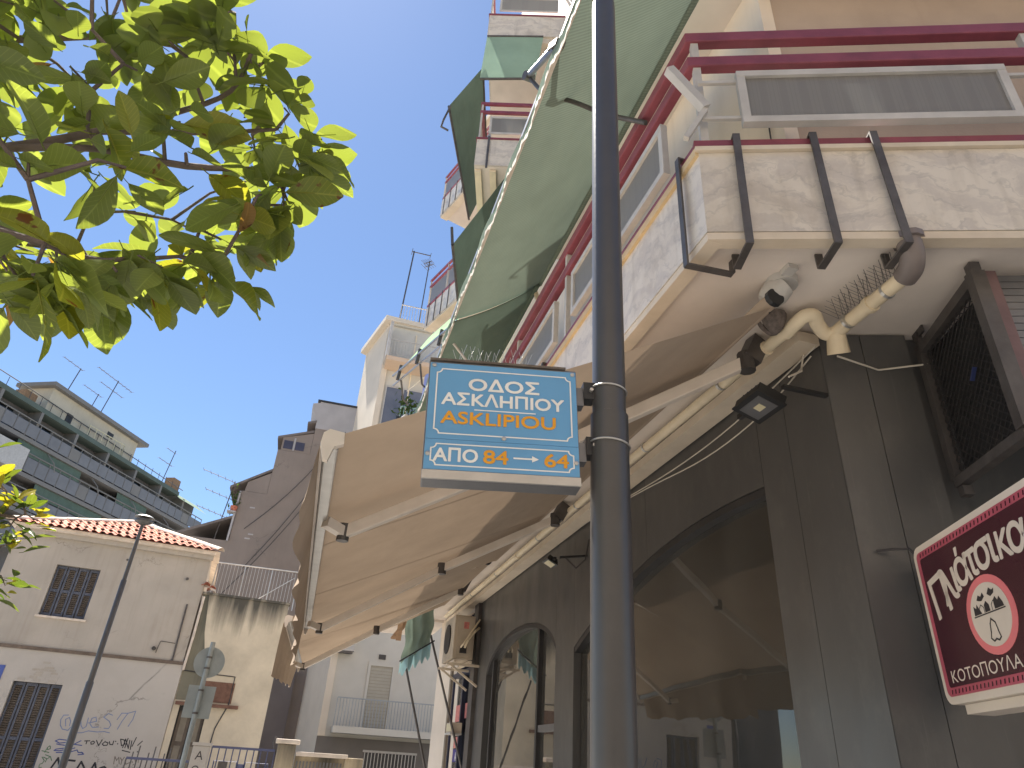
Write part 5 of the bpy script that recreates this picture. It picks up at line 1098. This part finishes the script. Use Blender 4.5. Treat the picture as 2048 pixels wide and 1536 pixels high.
for z, a0, a1 in ((24.75,-9.5,-1.5),(24.75,4,9),(21.8,-6,3)):
    build('drop_awning', MB().grid(12, 4, lambda u, v, z=z, a0=a0, a1=a1: LF.p(lerp(a0,a1,u), -.15+.15*v, z-1.1*v)), m_greend, lb_)
build('side_awning', MB().grid(6, 4, lambda u, v: LF.p(lerp(13.2,19.2,u), lerp(-1.5,.35,v), lerp(28.7,27.5,v))), m_green, lb_)
for i in range(4): build('awning_arm', MB().tube([LF.p(-6+i*6,-.1,24.7),LF.p(-5.6+i*6,.5,24.0),LF.p(-5.2+i*6,.6,23.2)], .05, 5), m_lb, lb_)
build('corner_box', MB().box(LF, -16, -8.6, -1.6, .6, 21.9, 24.0), m_white, lb_)
ph = build('penthouse', MB().box(LF, -6.0, 7.2, -6, -2.6, 28.8, 31.9), surf('penthouse_cream', lin((196,186,166)), .9, .1, .6, streak=.1), lb_)
build('eave', MB().box(LF, -6.6, 8.3, -6.5, -2.0, 31.9, 32.3), m_lb, ph); build('window', MB().box(LF, 2.4, 3.3, -2.6, -2.55, 30.6, 31.2), m_dark, ph); build('window', MB().box(LF, -3.4, -2.6, -2.6, -2.55, 29.6, 30.5), m_dark, ph)
for a in (-8.5, 15.3): build('chimney', MB().box(LF, a, a+1.4, -4, -2.8, 28.8, 30.4 if a < 0 else 31.0), m_wood, lb_)
rr2 = build('roof_rail', MB().tube([LF.p(-16,-2.4,30.4), LF.p(-9,-2.4,30.4), LF.p(17,-2.4,29.9)], .05, 5), m_steel, lb_)
for i in range(24): build('rail_post', MB().tube([LF.p(-15+i*1.35,-2.4,28.8), LF.p(-15+i*1.35,-2.4,30.3)], .03, 5), m_steel, rr2)
sr = build('stair_rail', MB().tube([LF.p(-1.0,-1.9,30.3),LF.p(4.6,-1.9,30.5),LF.p(4.6,-1.9,28.6)], .06, 5), m_lamp_glass, lb_)
for i in range(6): build('stair_baluster', MB().tube([LF.p(-.8+i*1.0,-1.9,28.7),LF.p(-.8+i*1.0,-1.9,30.35)], .04, 5), m_lamp_glass, sr)
sideL = LF.a
antenna(LF.p(-4.0,-3.2,32.2), 3.2, [(.98,2.4,.3,4)], 'thin antenna mast with one boom above the cream penthouse', (.5,0,0), -LF.a*-1, r=.05)
antenna(LF.p(1.0,-3.2,32.2), 4.6, [(.97,3.2,2.4,9),(.72,2.0,1.6,4)], 'tallest antenna mast with crossed booms above the cream penthouse', (.7,0,0), LF.a, r=.05)
antenna(LF.p(-.6,-3.0,32.2), 2.0, [(.95,2.2,.5,5)], 'short antenna with a tapering boom beside the tallest mast', (.3,0,0), LF.a, r=.045)
antenna(LF.p(13.8,-3.2,29.8), 4.2, [(.92,1.6,.2,3),(.55,2.2,.5,4)], 'lone antenna at the right end of the grey block roof', (.5,0,0), LF.a, r=.05)

# ------------------------------------------------------------------ near tree with large backlit leaves
m_leaf = leafmat('leaf_green', (.165,.205,.07), (.22,.26,.085)); m_leafb = leafmat('leaf_spotted', (.18,.22,.04), (.28,.27,.05), (.16,.06,.025)); m_leafy = leafmat('leaf_browning', (.24,.16,.05), (.30,.17,.07), (.14,.05,.03))
m_bark = surf('grey_bark', (.15,.115,.10), .95, .3, 14, bscale=70, bmp=.9)
def leafmesh(name, mat, wid, fold, curl, wavy):
    mb = MB(); n = 8
    for i in range(n+1):
        t = i/n; w = wid*(math.sin(math.pi*min(1, t**1.12))**.70)*(1 if t < .93 else .6); y = t; z = -curl*t*t
        if i in (0, n): w = .012
        zz = w*math.tan(fold); wv = wavy*math.sin(t*9)
        mb.v += [Vector((-w, y, z+zz+wv)), Vector((-w*.5, y-.005, z+zz*.42)), Vector((0, y-.01, z)), Vector((w*.5, y-.005, z+zz*.42)), Vector((w, y, z+zz-wv))]
    for i in range(n):
        for j in range(4): a = i*5+j; mb.f.append((a, a+1, a+6, a+5))
    mb.tube([(0,-.17,.03),(0,-.02,.0),(0,.5,-curl*.25-.006)], [.012,.013,.006], 4, False)
    return mesh(name, mb, mat, True)
LM = [leafmesh('leaf', m_leaf, .30, .20, .14, .012), leafmesh('leaf', m_leaf, .28, .32, .24, .02), leafmesh('leaf', m_leaf, .33, .12, .06, .015), leafmesh('leaf', m_leafb, .30, .25, .20, .02), leafmesh('leaf', m_leafb, .27, .40, .34, .03), leafmesh('leaf', m_leafy, .16, .6, .45, .04)]
LW = [30, 24, 24, 10, 7, 3]
CL = [(-0.74,1.44,2.97),(-0.72,1.56,3.03),(-0.76,1.43,2.84),(-0.77,1.60,3.02),(-0.80,1.36,2.66),(-0.82,1.51,2.72),(-0.83,1.28,2.57),(-0.90,1.24,2.52),(-0.92,1.16,2.45),(-0.94,1.08,2.38),(-0.75,1.55,3.32),(-0.73,1.61,3.25),(-0.69,1.52,3.21),(-0.97,1.31,3.61),(-0.98,1.42,3.65),(-0.89,1.42,3.51),(-0.84,1.51,3.55),(-0.98,1.31,3.58),(-0.91,1.32,3.41),(-0.87,1.43,3.50),(-0.75,1.43,3.32),(-0.68,1.44,3.13),(-0.73,1.50,3.06),(-0.84,1.60,3.03),(-0.87,1.55,2.89),(-0.93,1.50,2.74),(-0.93,1.35,2.61),(-1.03,1.37,2.60),(-1.06,1.27,2.54),(-1.08,1.22,2.46),(-1.10,1.18,2.44),(-0.99,1.30,3.48),(-0.88,1.58,3.44),(-1.27,1.27,3.48),(-1.17,1.34,3.46),(-1.31,1.77,3.17),(-1.17,0.97,2.68),(-1.56,1.62,3.80),(-1.30,1.76,2.93),(-1.36,1.43,3.33),(-1.29,1.13,3.32),(-1.15,1.13,3.06),(-1.61,1.37,3.33),(-1.62,1.56,3.22),(-1.38,0.90,3.08),(-0.92,1.36,2.98),(-1.43,1.17,3.35),(-1.72,1.44,2.88),(-1.29,1.20,2.58),(-1.84,1.41,3.88),(-1.70,1.15,3.30),(-1.13,1.40,2.79),(-1.41,1.14,3.56),(-1.52,1.57,2.75),(-1.26,1.09,3.49),(-1.30,1.01,3.06),(-0.87,1.56,3.28),(-1.03,1.87,3.44),(-0.89,1.22,2.99),(-1.32,1.57,3.10),(-1.67,1.58,2.64),(-1.56,1.61,4.39),(-1.86,1.30,3.87),(-1.16,1.01,2.41),(-1.43,1.69,3.51),(-1.39,1.12,2.76),(-1.53,1.10,3.28),(-1.21,1.63,3.71),(-1.43,1.23,2.83),(-1.57,1.50,3.43),(-1.51,1.72,3.80),(-1.33,0.95,2.90),(-1.42,0.94,3.15),(-1.39,1.24,2.89),(-1.41,1.65,4.12),(-1.45,1.63,2.86),(-1.42,1.40,3.87),(-1.12,1.34,3.07),(-0.90,1.13,2.73),(-1.77,1.38,3.32),(-1.03,1.04,2.64),(-0.97,1.54,3.03),(-1.50,1.30,3.29),(-0.86,1.25,2.59),(-1.57,1.66,3.09),(-1.28,1.01,2.88),(-0.98,1.63,3.50),(-1.20,0.91,2.65),(-1.10,1.23,2.93),(-1.01,1.41,3.11),(-1.39,1.36,2.80),(-1.20,1.96,3.26),(-1.38,1.52,2.69),(-1.65,1.34,3.10),(-1.24,0.86,2.92),(-1.04,1.25,3.35),(-1.06,1.32,2.57),(-1.30,1.35,3.21),(-1.07,1.23,3.19)]
def make_tree(name, label, base, trunk, limbs, clusters, per, size, seed, meshes, weights, cap=300, spread=.05, droop=.55, keep=1.0):
    rn = random.Random(seed); t = thing(name, label, 'tree', base)
    build('trunk', MB().tube([q for q, _ in trunk], [r for _, r in trunk], 14), m_bark, t, smooth=True)
    skel = [Vector(q) for q, _ in trunk[len(trunk)//2:]]
    for l in limbs:
        build('limb', MB().tube(curve([q for q, _ in l], 4), [lerp(l[k][1], l[min(k+1,len(l)-1)][1], t/4) for k in range(len(l)-1) for t in range(4)]+[l[-1][1]], 9), m_bark, t, smooth=True)
        for k in range(len(l)-1):
            for s_ in range(4): skel.append(Vector(l[k][0]).lerp(Vector(l[k+1][0]), s_/4))
        skel.append(Vector(l[-1][0]))
    count = 0; rest = MB(); axis = Vector(base)
    clusters = [c for k, c in enumerate(clusters) if k < 35 or rn.random() < keep]
    order = sorted(clusters, key=lambda c: Vector(c).length)
    for c in order:
        c = Vector(c); near = min(skel, key=lambda q: (q-c).length + max(0, q.z-c.z)*.5); mid = near.lerp(c, .55)+Vector((rn.uniform(-.03,.03), rn.uniform(-.03,.03), .03))
        if (near-c).length > .03: build('twig', MB().tube([near, mid, c], [.006,.0045,.003], 6), m_bark, t, smooth=True)
        skel.append(mid)
        out = (c-near); out.z *= .4; out = out.normalized() if out.length > 1e-3 else Vector((1,0,0))
        n = per+rn.randint(-1, 2); a0 = rn.uniform(0, 6.28)
        for i in range(n):
            an = a0+i*2.4; d = out*.55+Vector((math.cos(an), math.sin(an), 0))*.8+Vector((0,0,rn.uniform(-droop, .28))); d.normalize()
            up_ = Vector((rn.gauss(0,.34), rn.gauss(0,.34), 1)).normalized(); x = d.cross(up_).normalized(); z = x.cross(d)
            L = size*rn.uniform(.55, 1.22); p = c+d*(L*.15)+Vector((rn.uniform(-1,1),rn.uniform(-1,1),rn.uniform(-1,1)))*spread
            M4 = Matrix(((x.x*L,d.x*L,z.x*L,p.x),(x.y*L,d.y*L,z.y*L,p.y),(x.z*L,d.z*L,z.z*L,p.z),(0,0,0,1)))
            me = rn.choices(meshes, weights)[0]
            if count < cap: inst('leaf', me, M4, t)
            else:
                k = len(rest.v); rest.v += [M4 @ v.co for v in me.vertices]; rest.f += [tuple(i_+k for i_ in p_.vertices) for p_ in me.polygons]
            count += 1
    if rest.v: build('leaves', rest, meshes[0].materials[0], t, kind='stuff', smooth=True)
    return t
far_cl = [(-2.0+.4*math.cos(i*2.4)*(1+i*.03), 1.0+.5*math.sin(i*2.4)*(1+i*.03), 3.0+.06*i) for i in range(9)]
make_tree('broadleaf_tree', 'tree branch with large backlit yellow green leaves hanging in from the upper left', (-2.35,1.15,.0),
    [((-2.35,1.15,0),.10),((-2.33,1.16,1.2),.085),((-2.28,1.18,2.2),.075),((-2.2,1.2,2.9),.06),((-2.1,1.2,3.6),.04),((-2.05,1.2,4.3),.02)],
    [[((-2.28,1.18,2.3),.034),((-1.85,1.25,2.75),.020),((-1.38,1.31,2.95),.013),((-1.19,1.35,3.08),.011),((-1.05,1.40,3.23),.009),((-.93,1.43,3.38),.007),((-.88,1.38,3.52),.006)],
     [((-1.38,1.31,2.95),.011),((-1.15,1.32,2.98),.009),((-.95,1.40,3.02),.010),((-.75,1.47,3.10),.006)],
     [((-2.2,1.2,2.8),.024),((-1.8,1.3,3.3),.015),((-1.45,1.4,3.55),.010),((-1.15,1.42,3.62),.009)],
     [((-2.25,1.18,2.45),.022),((-1.75,1.15,2.55),.013),((-1.35,1.15,2.6),.009),((-1.05,1.2,2.55),.007)],
     [((-1.19,1.35,3.08),.010),((-.95,1.42,3.18),.008),((-.78,1.48,3.28),.005)]],
    CL+far_cl, 6, .138, 11, LM, LW, droop=.9, keep=.8)
m_mag = leafmat('magnolia_leaf', (.05,.085,.018), (.10,.13,.03)); m_magy = leafmat('magnolia_backlit_leaf', (.26,.25,.03), (.36,.30,.04))  # yellow copy of the leaf has the sun shining through it painted in
MM = [leafmesh('leaf', m_mag, .20, .3, .12, .01), leafmesh('leaf', m_magy, .20, .35, .1, .01)]
c2 = [(-2.80,3.65,2.80),(-2.68,3.74,2.74),(-2.60,3.80,2.66),(-2.70,3.74,2.60),(-2.66,3.76,2.52),(-2.85,3.6,2.62),(-2.62,3.78,2.30),(-2.68,3.74,2.24),(-2.80,3.66,2.42),(-2.92,3.6,2.85),(-3.0,3.6,2.5),(-3.1,3.5,2.7),(-3.2,3.6,2.9),(-3.0,3.7,3.0),(-3.3,3.5,2.4),(-2.76,3.7,2.68)]
make_tree('magnolia_tree', 'small tree with glossy dark and yellow backlit leaves at the left edge', (-3.5,3.4,0), [((-3.5,3.4,0),.06),((-3.48,3.42,1.2),.05),((-3.35,3.48,2.2),.035),((-3.2,3.52,2.9),.015)],
    [[((-3.4,3.46,1.8),.02),((-3.0,3.6,2.3),.013),((-2.72,3.72,2.4),.007)],[((-3.35,3.48,2.2),.02),((-2.95,3.62,2.6),.012),((-2.7,3.74,2.66),.007)]], c2, 9, .12, 5, MM, [55,45], spread=.045, droop=-.1)

# ------------------------------------------------------------------ unseen facade added behind the viewpoint to bounce warm light
ob = thing('bounce_facade', 'unseen cream apartment facade added behind the viewpoint for warm bounce light', 'building', (0,-9,0))
OF = Fr((-2,-9.0), 84.0, -1)
build('wall', MB().box(OF, -16, 16, -8, 0, 0, 11.5), m_cream, ob)
for fl_ in range(3):
    b = build('balcony', MB().box(OF, -15, 15, .002, 1.1, 3.6+fl_*3.1, 3.78+fl_*3.1), m_soffit, ob)
    build('parapet', MB().box(OF, -15, 15, 1.0, 1.1, 3.782+fl_*3.1, 4.6+fl_*3.1), m_cream, b)
    for i in range(7):
        w_ = build('window', MB().box(OF, -13.5+i*4.1, -11.9+i*4.1, .003, .03, 3.9+fl_*3.1, 6.1+fl_*3.1), m_dark, ob)
        build('frame', MB().box(OF, -12.74+i*4.1, -12.66+i*4.1, .031, .05, 3.9+fl_*3.1, 6.1+fl_*3.1), m_white, w_)
for i in range(5): build('shop_opening', MB().box(OF, -13.5+i*6, -9+i*6, .003, .03, .1, 2.8), m_dark, ob)

# alike things that are told apart by their labels belong together
for base_, grp in {'shop_awning': 'tan awnings over the shop front', 'balcony_awning': 'green awnings over the first floor balcony', 'curtain_awning': 'green awnings of the upper balconies', 'tv_antenna': 'rooftop antennas',
                   'floodlight': 'floodlights on the dark cladding', 'loose_cable': 'loose pale cables on the dark cladding', 'overhead_cable': 'cables across the grey party wall', 'canvas_prop': 'prop poles of the teal canvas', 'air_conditioner': 'air conditioner units', 'bird_spikes': 'bird spikes'}.items():
    for o in sc.objects:
        if o.parent is None and o.name.split('.')[0] == base_: o['group'] = grp
